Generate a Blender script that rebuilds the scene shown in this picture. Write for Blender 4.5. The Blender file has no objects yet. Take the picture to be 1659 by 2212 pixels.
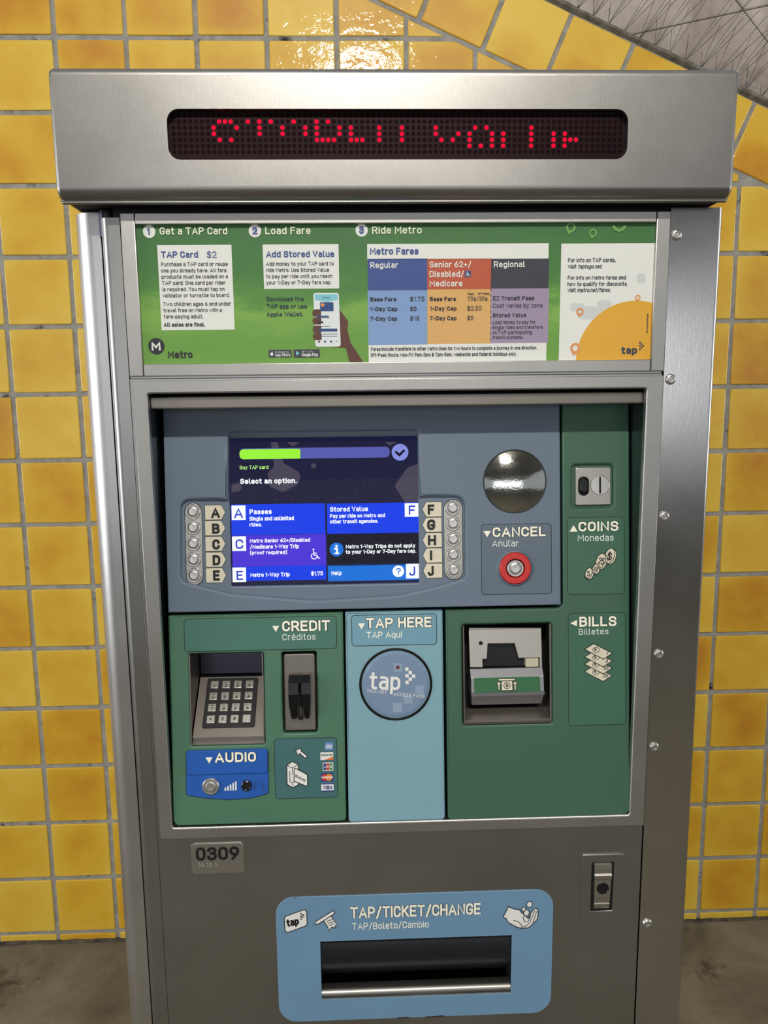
import bpy, math, random
from mathutils import Matrix, Vector
from mathutils.geometry import tessellate_polygon
random.seed(7)
SC = bpy.context.scene
COL = SC.collection

# ------------------------------------------------------------ camera
cam = bpy.data.cameras.new('camera')
cam.sensor_fit = 'HORIZONTAL'; cam.sensor_width = 36.0; cam.lens = 36.0 * 1635.73777 / 1659.0
cam.clip_start = 0.02; cam.clip_end = 100
camo = bpy.data.objects.new('camera', cam); COL.objects.link(camo)
CM = [[0.999382, 0.031306, 0.015985], [-0.033365, 0.987962, 0.151057], [-0.011063, -0.151497, 0.988396]]
camo.matrix_world = Matrix(((CM[0][0], CM[0][2], -CM[0][1], -0.05311),
                            (CM[1][0], CM[1][2], -CM[1][1], -0.95000),
                            (CM[2][0], CM[2][2], -CM[2][1], 1.42743), (0, 0, 0, 1)))
SC.camera = camo

# ------------------------------------------------------------ light
W = bpy.data.worlds.new('daylight'); SC.world = W; W.use_nodes = True
W.node_tree.nodes['Background'].inputs['Color'].default_value = (0.90, 0.94, 1.0, 1)
W.node_tree.nodes['Background'].inputs['Strength'].default_value = 0.55
def area(name, loc, target, sx, sy, power, col):
    l = bpy.data.lights.new(name, 'AREA'); l.shape = 'RECTANGLE'; l.size = sx; l.size_y = sy
    l.energy = power; l.color = col
    o = bpy.data.objects.new(name, l); COL.objects.link(o); o.location = loc
    o.rotation_euler = (Vector(target) - Vector(loc)).to_track_quat('-Z', 'Y').to_euler()
    return o
area('station_lamp', (-0.05, -2.75, 3.60), (0, 0, 1.4), 0.42, 0.10, 96, (1.0, 0.95, 0.87))
area('daylight_opening', (-6.6, -2.4, 1.8), (0, 0, 1.5), 3.2, 3.2, 170, (0.95, 0.97, 1.0))
area('daylight_opening_far_side', (7.2, -1.2, 1.9), (0, 0.3, 1.4), 2.2, 2.8, 80, (0.97, 0.98, 1.0))
area('daylight_exit', (0, -17.2, 2.0), (0, 0, 1.95), 13.5, 2.7, 230, (0.96, 0.97, 1.0))
SC.view_settings.view_transform = 'Standard'; SC.view_settings.look = 'None'
SC.view_settings.gamma = 1.0; SC.view_settings.use_curve_mapping = False
SC.view_settings.exposure = -0.12

# ------------------------------------------------------------ materials
def lin(c):
    c = c / 255.0
    return c / 12.92 if c <= 0.04045 else ((c + 0.055) / 1.055) ** 2.4
def rgb(c): return (lin(c[0]), lin(c[1]), lin(c[2]), 1)
def node(nt, t, **kw):
    n = nt.nodes.new(t)
    for k, v in kw.items():
        if k in n.inputs: n.inputs[k].default_value = v
        else: setattr(n, k, v)
    return n
def mat(name, c, rough=0.5, metal=0.0, spec=0.5, vary=0.0, scale=8.0, bump=0.0, bscale=200.0, coat=0.0, emit=0.0, stretch=(1, 1, 1), rvary=0.0, aniso=0.0):
    m = bpy.data.materials.new(name); m.use_nodes = True; nt = m.node_tree
    b = nt.nodes['Principled BSDF']; L = nt.links.new
    b.inputs['Base Color'].default_value = rgb(c); b.inputs['Roughness'].default_value = rough
    b.inputs['Metallic'].default_value = metal; b.inputs['Specular IOR Level'].default_value = spec
    b.inputs['Coat Weight'].default_value = coat; b.inputs['Coat Roughness'].default_value = 0.05
    if emit:
        b.inputs['Emission Color'].default_value = rgb(c); b.inputs['Emission Strength'].default_value = emit
        b.inputs['Base Color'].default_value = (0.005, 0.005, 0.005, 1)
    if vary or bump or rvary:
        tc = node(nt, 'ShaderNodeTexCoord'); mp = node(nt, 'ShaderNodeMapping'); mp.inputs['Scale'].default_value = stretch
        L(tc.outputs['Object'], mp.inputs['Vector'])
    if vary or rvary:
        nz = node(nt, 'ShaderNodeTexNoise', Scale=scale, Detail=5.0, Roughness=0.6)
        L(mp.outputs[0], nz.inputs['Vector'])
    if vary:
        mr = node(nt, 'ShaderNodeMapRange'); mr.inputs['From Min'].default_value = .3; mr.inputs['From Max'].default_value = .7
        mr.inputs['To Min'].default_value = 1 - vary; mr.inputs['To Max'].default_value = 1 + vary * .6
        L(nz.outputs['Fac'], mr.inputs['Value'])
        mx = node(nt, 'ShaderNodeVectorMath', operation='SCALE'); mx.inputs[0].default_value = rgb(c)[:3]
        L(mr.outputs[0], mx.inputs['Scale']); L(mx.outputs[0], b.inputs['Base Color'])
    if rvary:
        m2 = node(nt, 'ShaderNodeMapRange'); m2.inputs['To Min'].default_value = rough - rvary; m2.inputs['To Max'].default_value = rough + rvary
        L(nz.outputs['Fac'], m2.inputs['Value']); L(m2.outputs[0], b.inputs['Roughness'])
    if bump:
        nb = node(nt, 'ShaderNodeTexNoise', Scale=bscale, Detail=3.0); L(mp.outputs[0], nb.inputs['Vector'])
        bp = node(nt, 'ShaderNodeBump', Strength=bump, Distance=0.001)
        L(nb.outputs['Fac'], bp.inputs['Height']); L(bp.outputs[0], b.inputs['Normal'])
    return m
def scratched_steel(name, c, rough, sx, sz, bump, scratch=0.0, bs=260):
    m = mat(name, c, rough, 1.0, vary=.07, scale=5, stretch=(1, 1, 1), rvary=.07)
    nt = m.node_tree; b = nt.nodes['Principled BSDF']; L = nt.links.new
    tc = node(nt, 'ShaderNodeTexCoord'); mp = node(nt, 'ShaderNodeMapping'); mp.inputs['Scale'].default_value = (sx, sz, 1)
    L(tc.outputs['Object'], mp.inputs['Vector'])
    nb = node(nt, 'ShaderNodeTexNoise', Scale=bs, Detail=4.0, Roughness=.7); L(mp.outputs[0], nb.inputs['Vector'])
    h = nb.outputs['Fac']
    if scratch:
        mp2 = node(nt, 'ShaderNodeMapping'); mp2.inputs['Rotation'].default_value = (0, 0, math.radians(35)); mp2.inputs['Scale'].default_value = (60, 5, 60)
        L(tc.outputs['Object'], mp2.inputs['Vector'])
        n2 = node(nt, 'ShaderNodeTexNoise', Scale=9.0, Detail=4.0, Roughness=.8); L(mp2.outputs[0], n2.inputs['Vector'])
        ma = node(nt, 'ShaderNodeMath', operation='MULTIPLY_ADD'); ma.inputs[1].default_value = scratch
        L(n2.outputs['Fac'], ma.inputs[0]); L(h, ma.inputs[2]); h = ma.outputs[0]
    bp = node(nt, 'ShaderNodeBump', Strength=bump, Distance=0.0006)
    L(h, bp.inputs['Height']); L(bp.outputs[0], b.inputs['Normal'])
    return m
M = {}
M['header'] = scratched_steel('header_steel', (154, 152, 148), .38, 1, 1, .16, .8, 900)
M['frame'] = scratched_steel('frame_steel', (190, 188, 183), .40, 1, 1, .24, .4, 800)
M['door'] = scratched_steel('door_steel', (172, 171, 168), .33, 14, 1, .08, .0, 60)
M['column'] = scratched_steel('column_steel', (215, 214, 214), .33, 1, 1, .22, .3, 800)
M['side'] = scratched_steel('side_steel', (200, 198, 196), .19, 22, .6, .16, .0, 60)
M['bright'] = mat('bright_steel', (206, 204, 200), .36, 1.0, bump=.05, bscale=900)
M['satin'] = mat('satin_steel', (188, 184, 176), .40, 1.0, vary=.05, bump=.06, bscale=1500)
M['liner'] = mat('dark_liner', (84, 92, 94), .2, .9)
M['well'] = mat('worn_steel', (146, 140, 132), .42, 1.0, vary=.08, scale=20)
M['darksteel'] = mat('dark_steel', (70, 70, 80), .3, 1.0)
M['gap'] = mat('gap_black', (6, 7, 8), .7)
M['black'] = mat('black_plastic', (8, 9, 12), .3, 0, .4)
M['ledge'] = mat('grey_cast_metal', (150, 150, 154), .48, .8)
M['rubber'] = mat('black_print', (16, 17, 20), .45)
M['blue'] = mat('slate_blue_plastic', (104, 119, 136), .42, 0, .45, vary=.06, scale=4, bump=.12, bscale=900)
M['green'] = mat('green_plastic', (76, 118, 94), .42, 0, .45, vary=.06, scale=4, bump=.12, bscale=900)
M['green2'] = mat('deep_green_plastic', (64, 100, 80), .42, 0, .45, vary=.06, scale=4, bump=.12, bscale=900)
M['lblue'] = mat('light_blue_plastic', (128, 168, 182), .42, 0, .45, vary=.06, scale=4, bump=.12, bscale=900)
M['lab_teal'] = mat('teal_label', (70, 116, 102), .5, vary=.03)
M['lab_green'] = mat('green_label', (62, 104, 84), .5, vary=.03)
M['lab_blue'] = mat('slate_label', (96, 110, 124), .5, vary=.03)
M['lab_lblue'] = mat('light_blue_label', (112, 158, 176), .5, vary=.03)
M['lab_dteal'] = mat('dark_teal_label', (62, 106, 108), .5, vary=.04)
M['dots_green'] = mat('green_dots', (104, 146, 122), .4)
M['outline'] = mat('dark_outline', (30, 46, 44), .6)
M['royal'] = mat('royal_blue_plate', (28, 88, 176), .45, vary=.05)
M['cream'] = mat('cream_lettering', (250, 246, 228), .5)
M['palegrey'] = mat('pale_grey_lettering', (222, 230, 222), .5)
M['plate_cream'] = mat('cream_plate', (222, 214, 192), .5, vary=.08, scale=60)
M['redring'] = mat('red_ring', (196, 44, 40), .35, 0, .5)
M['mirror'] = mat('mirror', (190, 190, 186), 0.11, 1.0, bump=.10, bscale=260, rvary=.08, scale=90)
M['disk'] = mat('grey_blue_disk', (120, 142, 170), .35, coat=.6, vary=.05, scale=20)
M['disk_sq'] = mat('pale_disk_square', (140, 160, 184), .4)
M['white'] = mat('white_print', (232, 232, 228), .5, vary=.02)
M['red_dot'] = mat('dull_red_dot', (110, 50, 50), .4)
M['trayblue'] = mat('tray_blue_plate', (108, 146, 176), .5, vary=.05, scale=6, bump=.1, bscale=600)
M['chip'] = mat('brown_chip', (58, 40, 34), .7)
M['keydark'] = mat('keypad_frame', (18, 18, 22), .5)
M['key'] = mat('key_steel', (212, 208, 200), .34, .85, bump=.12, bscale=500)
M['beige'] = mat('beige_plastic', (196, 190, 164), .45)
M['label_green'] = mat('printed_green', (40, 100, 58), .4)
M['bay'] = mat('tray_flap', (34, 36, 42), .38, .3, vary=.1, scale=14)
M['led_board'] = mat('led_board', (22, 8, 14), .5)
M['led_off'] = mat('led_off', (32, 12, 20), .6, spec=.2)
M['led'] = mat('led_on', (255, 8, 44), .5, emit=3.6, spec=0)
M['groove'] = mat('groove', (26, 24, 22), .8)
# poster inks
for k, c in dict(p_white=(230, 230, 226), p_navy=(58, 80, 146), p_text=(52, 52, 66), p_lblue=(128, 158, 206), p_orange=(188, 86, 58),
                 p_dark=(56, 56, 70), p_tan=(218, 170, 104), p_mauve=(158, 143, 170), p_cream=(232, 236, 214), p_black=(28, 30, 40),
                 p_green_dk=(40, 64, 66), p_yellow=(224, 168, 50), p_pin=(226, 148, 92), p_pin_green=(110, 160, 84),
                 p_skin=(92, 50, 40), p_phone=(226, 230, 232), p_mapgrey=(206, 210, 210), p_sky=(130, 200, 215), p_btn=(34, 70, 130),
                 c_amex=(90, 140, 200), c_orange=(224, 120, 60), c_red=(200, 50, 44), c_amber=(232, 140, 50), c_green=(50, 130, 70), c_visa=(36, 60, 130)).items():
    M[k] = mat(k.replace('p_', 'ink_').replace('c_', 'card_'), c, .55)
# poster background: printed meadow, dark green at the top, light grass below
def poster_mat():
    m = mat('ink_meadow', (80, 150, 60), .55); nt = m.node_tree; b = nt.nodes['Principled BSDF']; L = nt.links.new
    tc = node(nt, 'ShaderNodeTexCoord'); sp = node(nt, 'ShaderNodeSeparateXYZ'); L(tc.outputs['Object'], sp.inputs[0])
    mp = node(nt, 'ShaderNodeMapping'); mp.inputs['Scale'].default_value = (10, 30, 1); L(tc.outputs['Object'], mp.inputs['Vector'])
    nz = node(nt, 'ShaderNodeTexNoise', Scale=1.0, Detail=8.0, Roughness=.65); L(mp.outputs[0], nz.inputs['Vector'])
    a = node(nt, 'ShaderNodeMath', operation='MULTIPLY_ADD'); a.inputs[1].default_value = .10; L(nz.outputs['Fac'], a.inputs[0]); L(sp.outputs['Y'], a.inputs[2])
    mr = node(nt, 'ShaderNodeMapRange'); mr.inputs['From Min'].default_value = 1.49; mr.inputs['From Max'].default_value = 1.69
    L(a.outputs[0], mr.inputs['Value'])
    cr = node(nt, 'ShaderNodeValToRGB'); e = cr.color_ramp.elements
    e[0].position = 0; e[0].color = rgb((112, 160, 64)); e[1].position = 1; e[1].color = rgb((60, 108, 60))
    for p_, c_ in ((.30, (104, 156, 60)), (.45, (124, 172, 74)), (.54, (88, 142, 62)), (.70, (68, 122, 60))):
        x = e.new(p_); x.color = rgb(c_)
    L(mr.outputs[0], cr.inputs[0]); L(cr.outputs[0], b.inputs['Base Color'])
    return m
M['meadow'] = poster_mat()
# clear pane: weak mirror over see-through
def pane_mat(name, tint, refl):
    m = bpy.data.materials.new(name); m.use_nodes = True; nt = m.node_tree; L = nt.links.new
    for n in list(nt.nodes):
        if n.type == 'BSDF_PRINCIPLED': nt.nodes.remove(n)
    out = [n for n in nt.nodes if n.type == 'OUTPUT_MATERIAL'][0]
    t = node(nt, 'ShaderNodeBsdfTransparent'); t.inputs[0].default_value = tint
    g = node(nt, 'ShaderNodeBsdfGlossy'); g.inputs['Roughness'].default_value = .0
    f = node(nt, 'ShaderNodeFresnel'); f.inputs[0].default_value = 1.45
    mu = node(nt, 'ShaderNodeMath', operation='MULTIPLY'); mu.inputs[1].default_value = refl; L(f.outputs[0], mu.inputs[0])
    x = node(nt, 'ShaderNodeMixShader'); L(mu.outputs[0], x.inputs[0]); L(t.outputs[0], x.inputs[1]); L(g.outputs[0], x.inputs[2]); L(x.outputs[0], out.inputs[0])
    return m
M['pane'] = pane_mat('clear_pane', (.97, .98, .97, 1), .18)
M['smoked'] = pane_mat('smoked_pane', (.62, .50, .52, 1), .25)
# screen colours (give off light)
for k, c, s in (('s_bg', (26, 26, 62), .8), ('s_blue', (8, 60, 236), .95), ('s_purple', (76, 50, 220), .9), ('s_cyan', (14, 112, 222), .95), ('s_white', (248, 250, 255), 1.0),
                ('s_green', (158, 246, 62), .95), ('s_bar', (92, 96, 182), .85), ('s_check', (134, 144, 226), .95), ('s_dark', (20, 18, 40), .7), ('s_txtgreen', (190, 250, 130), .9), ('s_letter', (48, 66, 200), .95),
                ('s_map', (78, 72, 92), .8)):
    M[k] = mat('screen_' + k[2:], c, .6, emit=s * 1.15, spec=.05)

def tile_mat():
    m = bpy.data.materials.new('yellow_glaze'); m.use_nodes = True; nt = m.node_tree; L = nt.links.new
    b = nt.nodes['Principled BSDF']
    tc = node(nt, 'ShaderNodeTexCoord'); oi = node(nt, 'ShaderNodeObjectInfo')
    off = node(nt, 'ShaderNodeVectorMath', operation='MULTIPLY_ADD'); off.inputs[1].default_value = (1, 1, 1)
    sc_ = node(nt, 'ShaderNodeVectorMath', operation='SCALE'); sc_.inputs[0].default_value = (37.0, 11.0, 53.0); L(oi.outputs['Random'], sc_.inputs['Scale'])
    L(tc.outputs['Object'], off.inputs[0]); L(sc_.outputs[0], off.inputs[2])
    n1 = node(nt, 'ShaderNodeTexNoise', Scale=8.0, Detail=6.0, Roughness=.55); L(off.outputs[0], n1.inputs['Vector'])
    # glaze pools darker towards the middle of each tile
    sp = node(nt, 'ShaderNodeSeparateXYZ'); L(tc.outputs['Object'], sp.inputs[0])
    def sq(s):
        q = node(nt, 'ShaderNodeMath', operation='MULTIPLY'); q.inputs[1].default_value = 13.5; L(s, q.inputs[0])
        r = node(nt, 'ShaderNodeMath', operation='POWER'); r.inputs[1].default_value = 4.0
        ab = node(nt, 'ShaderNodeMath', operation='ABSOLUTE'); L(q.outputs[0], ab.inputs[0]); L(ab.outputs[0], r.inputs[0]); return r.outputs[0]
    ad = node(nt, 'ShaderNodeMath', operation='ADD'); L(sq(sp.outputs['X']), ad.inputs[0]); L(sq(sp.outputs['Y']), ad.inputs[1])
    mr = node(nt, 'ShaderNodeMapRange'); mr.inputs['From Max'].default_value = 1.3; mr.inputs['To Min'].default_value = .0; mr.inputs['To Max'].default_value = .22
    L(ad.outputs[0], mr.inputs['Value'])
    m1 = node(nt, 'ShaderNodeMath', operation='ADD'); L(n1.outputs['Fac'], m1.inputs[0])
    rr = node(nt, 'ShaderNodeMapRange'); rr.inputs['To Min'].default_value = -.16; rr.inputs['To Max'].default_value = .24; L(oi.outputs['Random'], rr.inputs['Value'])
    L(rr.outputs[0], m1.inputs[1])
    m2 = node(nt, 'ShaderNodeMath', operation='ADD'); L(m1.outputs[0], m2.inputs[0]); L(mr.outputs[0], m2.inputs[1])
    cr = node(nt, 'ShaderNodeValToRGB'); e = cr.color_ramp.elements
    e[0].position = .24; e[0].color = rgb((186, 126, 14)); e[1].position = .92; e[1].color = rgb((218, 182, 62))
    for p_, c_ in ((.44, (200, 148, 22)), (.64, (210, 166, 38))):
        x = e.new(p_); x.color = rgb(c_)
    L(m2.outputs[0], cr.inputs[0]); L(cr.outputs[0], b.inputs['Base Color'])
    b.inputs['Roughness'].default_value = .5; b.inputs['Coat Weight'].default_value = .6; b.inputs['Coat Roughness'].default_value = .04
    n2 = node(nt, 'ShaderNodeTexNoise', Scale=26.0, Detail=4.0, Roughness=.6); L(off.outputs[0], n2.inputs['Vector'])
    bp = node(nt, 'ShaderNodeBump', Strength=.30, Distance=.004); L(n2.outputs['Fac'], bp.inputs['Height'])
    L(bp.outputs[0], b.inputs['Coat Normal'])
    bq = node(nt, 'ShaderNodeBump', Strength=.1, Distance=.003); L(n2.outputs['Fac'], bq.inputs['Height']); L(bq.outputs[0], b.inputs['Normal'])
    return m
M['tile'] = tile_mat()
def stained(name, c1, c2, scale, lo, hi, rough, bump, bscale=60, spots=None, stretch=(1, 1, 1)):
    m = bpy.data.materials.new(name); m.use_nodes = True; nt = m.node_tree; L = nt.links.new
    b = nt.nodes['Principled BSDF']; tc = node(nt, 'ShaderNodeTexCoord')
    mp = node(nt, 'ShaderNodeMapping'); mp.inputs['Scale'].default_value = stretch; L(tc.outputs['Object'], mp.inputs[0])
    n = node(nt, 'ShaderNodeTexNoise', Scale=scale, Detail=7.0, Roughness=.65, Distortion=.4); L(mp.outputs[0], n.inputs['Vector'])
    cr = node(nt, 'ShaderNodeValToRGB'); e = cr.color_ramp.elements
    e[0].position = lo; e[0].color = rgb(c1); e[1].position = hi; e[1].color = rgb(c2)
    L(n.outputs['Fac'], cr.inputs[0]); col = cr.outputs[0]
    if spots:
        n3 = node(nt, 'ShaderNodeTexNoise', Scale=spots[1], Detail=6.0, Roughness=.7); L(mp.outputs[0], n3.inputs['Vector'])
        c3 = node(nt, 'ShaderNodeValToRGB'); c3.color_ramp.elements[0].position = spots[2]; c3.color_ramp.elements[1].position = spots[3]
        L(n3.outputs['Fac'], c3.inputs[0])
        mx = node(nt, 'ShaderNodeMix', data_type='RGBA'); L(c3.outputs[0], mx.inputs[0]); L(col, mx.inputs[6]); mx.inputs[7].default_value = rgb(spots[0]); col = mx.outputs[2]
    L(col, b.inputs['Base Color']); b.inputs['Roughness'].default_value = rough
    n2 = node(nt, 'ShaderNodeTexNoise', Scale=bscale, Detail=6.0); L(mp.outputs[0], n2.inputs['Vector'])
    bp = node(nt, 'ShaderNodeBump', Strength=bump, Distance=.004); L(n2.outputs['Fac'], bp.inputs['Height']); L(bp.outputs[0], b.inputs['Normal'])
    return m
M['grout'] = stained('grout', (132, 130, 122), (158, 156, 148), 30, .35, .65, .85, .5, 220, ((34, 36, 44), 11.0, .60, .68))
M['concrete'] = stained('concrete_soffit', (126, 114, 104), (196, 186, 176), 5, .3, .7, .85, .6, 40, ((196, 192, 186), 9, .62, .72))
M['floor'] = stained('concrete_floor', (84, 78, 64), (134, 127, 108), 3.0, .35, .68, .7, .4, 70, ((50, 44, 36), 4.5, .58, .70))
M['farwall'] = stained('far_wall_paint', (120, 118, 112), (150, 148, 142), 2, .3, .7, .8, .2)
M['mortar'] = stained('mortar', (84, 80, 70), (120, 116, 104), 40, .35, .65, .9, .8, 150)
M['mortar_dark'] = stained('mortar_dark', (40, 36, 30), (90, 82, 66), 40, .35, .65, .9, .8, 150)
M['wire'] = mat('spike_wire', (62, 56, 50), .5, .4)

# ------------------------------------------------------------ geometry helpers
class Frame:
    def __init__(s, o, u, v):
        s.o = Vector(o); s.u = Vector(u).normalized(); s.v = Vector(v).normalized(); s.n = s.u.cross(s.v)
        s.M = Matrix(((s.u.x, s.v.x, s.n.x, s.o.x), (s.u.y, s.v.y, s.n.y, s.o.y), (s.u.z, s.v.z, s.n.z, s.o.z), (0, 0, 0, 1)))
FRONT = Frame((0, 0, 0), (1, 0, 0), (0, 0, 1))          # u right, v up, w towards the viewer
PANEL = Frame((0, .003, .868), (1, 0, 0), (0, .113, 1))  # the leaning control panels
WALLF = Frame((0, 0.90133, 0), (1, 0, 0), (0, 0, 1))
KEYF = Frame((0,0.0192,0.9756), (1, 0, 0), (0.000000,0.735071,0.677990))
WM = {}
class MB:
    """collects faces in (u, v, w) coordinates of a frame"""
    def __init__(s): s.v = []; s.f = []; s.mi = []; s.sm = []; s.cur = 0; s.smooth = False
    def add(s, pts, faces):
        b = len(s.v); s.v += [tuple(p) for p in pts]
        for f in faces: s.f.append([b + i for i in f]); s.mi.append(s.cur); s.sm.append(s.smooth)
    def fill(s, outline, holes=(), w=0.0):
        loops = [[Vector((x, y, 0)) for x, y in outline]] + [[Vector((x, y, 0)) for x, y in h] for h in holes]
        flat = [(p.x, p.y, w) for l in loops for p in l]
        fs = []
        for t in tessellate_polygon(loops):
            a, b, c = [flat[i] for i in t]
            cr = (b[0] - a[0]) * (c[1] - a[1]) - (b[1] - a[1]) * (c[0] - a[0])
            if abs(cr) < 1e-14: continue
            fs.append(t if cr > 0 else (t[0], t[2], t[1]))
        s.add(flat, fs)
    def ring(s, a, wa, b, wb):
        n = len(a); pts = [(x, y, wa) for x, y in a] + [(x, y, wb) for x, y in b]
        s.add(pts, [(i, (i + 1) % n, n + (i + 1) % n, n + i) for i in range(n)])
    def slab(s, outline, w0, w1, bev=0.0, holes=(), hb=None, seg=3, back=False):
        """plate from w0 (back) to w1 (front); bevelled rims"""
        hb = bev if hb is None else hb
        sm = s.smooth
        def rim(loop, b, sign):
            loop = ccw(loop) if sign > 0 else ccw(loop)[::-1]
            if b <= 0: s.ring(loop, w0, loop, w1); return loop
            s.ring(loop, w0, loop, w1 - b); prev = loop; pw = w1 - b
            s.smooth = True
            for k in range(1, seg + 1):
                a = math.pi / 2 * k / seg
                cur = inset(loop, b * (1 - math.cos(a))); cw = w1 - b + b * math.sin(a)
                s.ring(prev, pw, cur, cw); prev, pw = cur, cw
            s.smooth = sm
            return prev
        o = rim(outline, bev, 1); hs = [rim(h, hb, -1) for h in holes]
        s.fill(o, hs, w1)
        if back: s.fill(ccw(outline), (), w0)
    def box(s, x0, y0, z0, x1, y1, z1):
        p = [(x0, y0, z0), (x1, y0, z0), (x1, y1, z0), (x0, y1, z0), (x0, y0, z1), (x1, y0, z1), (x1, y1, z1), (x0, y1, z1)]
        s.add(p, [(3, 2, 1, 0), (4, 5, 6, 7), (0, 1, 5, 4), (1, 2, 6, 5), (2, 3, 7, 6), (3, 0, 4, 7)])
    def dome(s, cx, cy, prof, n=32, cap=True):
        """lathe about w: prof = [(r, w), ...] from outside to centre"""
        sm = s.smooth; s.smooth = True
        for (r0, w0), (r1, w1) in zip(prof, prof[1:]):
            a = circ(cx, cy, r0, n); b = circ(cx, cy, max(r1, 1e-5), n); s.ring(a, w0, b, w1)
        s.smooth = sm
    def ribbon(s, pts, wd, w, closed=False, cap=True, thick=0.0):
        pts = [Vector(p) for p in pts]
        q = [pts[0]]
        for p in pts[1:]:
            if (p - q[-1]).length > 1e-7: q.append(p)
        if len(q) == 1: q.append(q[0] + Vector((0, 1e-6)))
        if closed and (q[0] - q[-1]).length < 1e-7: q.pop()
        n = len(q); L = []; R = []
        for i in range(n):
            a = q[i - 1] if (closed or i) else None; b = q[(i + 1) % n] if (closed or i < n - 1) else None
            d0 = (q[i] - a).normalized() if a is not None else None; d1 = (b - q[i]).normalized() if b is not None else None
            d0 = d0 if d0 is not None else d1; d1 = d1 if d1 is not None else d0
            t = d0 + d1
            if t.length < .2: t = d0
            t.normalize(); nn = Vector((-t.y, t.x)); k = 1 / max(.68, nn.dot(Vector((-d0.y, d0.x)))); c = q[i].copy()
            if cap and not closed and i == 0: c -= d1 * wd * .5
            if cap and not closed and i == n - 1: c += d0 * wd * .5
            L.append(c + nn * wd * .5 * k); R.append(c - nn * wd * .5 * k)
        P3 = [(p.x, p.y, w + i * 7e-6) for i, p in enumerate(L)] + [(p.x, p.y, w + i * 7e-6) for i, p in enumerate(R)]
        m = n if closed else n - 1
        s.add(P3, [(n + i, n + (i + 1) % n, (i + 1) % n, i) for i in range(m)])
        if thick:
            for side, fl in ((L, 0), (R, 1)):
                b = [(p.x, p.y, w) for p in side] + [(p.x, p.y, w - thick) for p in side]
                s.add(b, [((i, (i + 1) % n, n + (i + 1) % n, n + i) if not fl else (n + i, n + (i + 1) % n, (i + 1) % n, i)) for i in range(m)])
            if not closed:
                for i in (0, n - 1):
                    s.add([(L[i].x, L[i].y, w), (R[i].x, R[i].y, w), (R[i].x, R[i].y, w - thick), (L[i].x, L[i].y, w - thick)], [(0, 1, 2, 3)])
    def mesh(s, name, mats):
        me = bpy.data.meshes.new(name); me.from_pydata(s.v, [], s.f)
        mats = mats if isinstance(mats, (list, tuple)) else [mats]
        for k in mats: me.materials.append(M[k] if isinstance(k, str) else k)
        if len(mats) > 1:
            for p_, i in zip(me.polygons, s.mi): p_.material_index = i
        if any(s.sm):
            for p_, i in zip(me.polygons, s.sm): p_.use_smooth = i
        me.update(); return me
def put(name, me, parent=None, world=None, label=None, **props):
    o = bpy.data.objects.new(name, me); COL.objects.link(o)
    world = world if world is not None else Matrix.Identity(4)
    if parent is not None:
        o.parent = parent; o.matrix_basis = WM[parent.name].inverted() @ world
    else: o.matrix_basis = world
    WM[o.name] = world
    if label: o['label'] = label
    for k, v in props.items(): o[k] = v
    return o
def part(name, mb, mats, parent, frame=None, label=None, **props):
    return put(name, mb.mesh(name, mats), parent, (frame or FRONT).M, label, **props)
def circ(cx, cy, r, n=32, ry=None, a0=0): return [(cx + r * math.cos(a0 + 2 * math.pi * i / n), cy + (ry or r) * math.sin(a0 + 2 * math.pi * i / n)) for i in range(n)]
def area2(l): return sum(l[i - 1][0] * l[i][1] - l[i][0] * l[i - 1][1] for i in range(len(l)))
def ccw(l): return list(l) if area2(l) > 0 else list(l)[::-1]
def inset(l, d):
    """move every point of a loop to its left by d (inwards when counter-clockwise)"""
    n = len(l); out = []
    for i in range(n):
        a = Vector(l[i - 1]); p = Vector(l[i]); b = Vector(l[(i + 1) % n])
        d0 = (p - a).normalized(); d1 = (b - p).normalized(); t = d0 + d1
        if t.length < 1e-6: out.append((p.x, p.y)); continue
        t.normalize(); nn = Vector((-t.y, t.x)); k = 1 / max(.35, nn.dot(Vector((-d0.y, d0.x))))
        out.append((p.x + nn.x * d * k, p.y + nn.y * d * k))
    return out
def rpath(pts, closed=False, seg=4):
    """polyline with rounded corners; pts = (x, y) or (x, y, r)"""
    out = []; n = len(pts)
    for i, p in enumerate(pts):
        r = p[2] if len(p) > 2 else 0
        if not r or (not closed and i in (0, n - 1)): out.append((p[0], p[1])); continue
        P = Vector(p[:2]); a = Vector(pts[i - 1][:2]); b = Vector(pts[(i + 1) % n][:2])
        da = a - P; db = b - P; ang = da.angle(db)
        if ang > 3.1: out.append((p[0], p[1])); continue
        t = min(r / math.tan(ang / 2), da.length * .999, db.length * .999)
        s0 = P + da.normalized() * t; s1 = P + db.normalized() * t
        bis = (da.normalized() + db.normalized()).normalized(); rr = t * math.tan(ang / 2); c = P + bis * (rr / math.sin(ang / 2))
        v0 = s0 - c; v1 = s1 - c; tot = v0.angle(v1); sg = 1 if v0.x * v1.y - v0.y * v1.x > 0 else -1
        for k in range(seg + 1):
            a_ = sg * tot * k / seg; out.append((c.x + v0.x * math.cos(a_) - v0.y * math.sin(a_), c.y + v0.x * math.sin(a_) + v0.y * math.cos(a_)))
    return out
def rrect(R, r, seg=5):
    x0, y0, x1, y1 = R
    return rpath([(x0, y0, r), (x1, y0, r), (x1, y1, r), (x0, y1, r)], True, seg)
def rect(R): x0, y0, x1, y1 = R; return [(x0, y0), (x1, y0), (x1, y1), (x0, y1)]
def grow(R, d): return (R[0] - d, R[1] - d, R[2] + d, R[3] + d)

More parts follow.
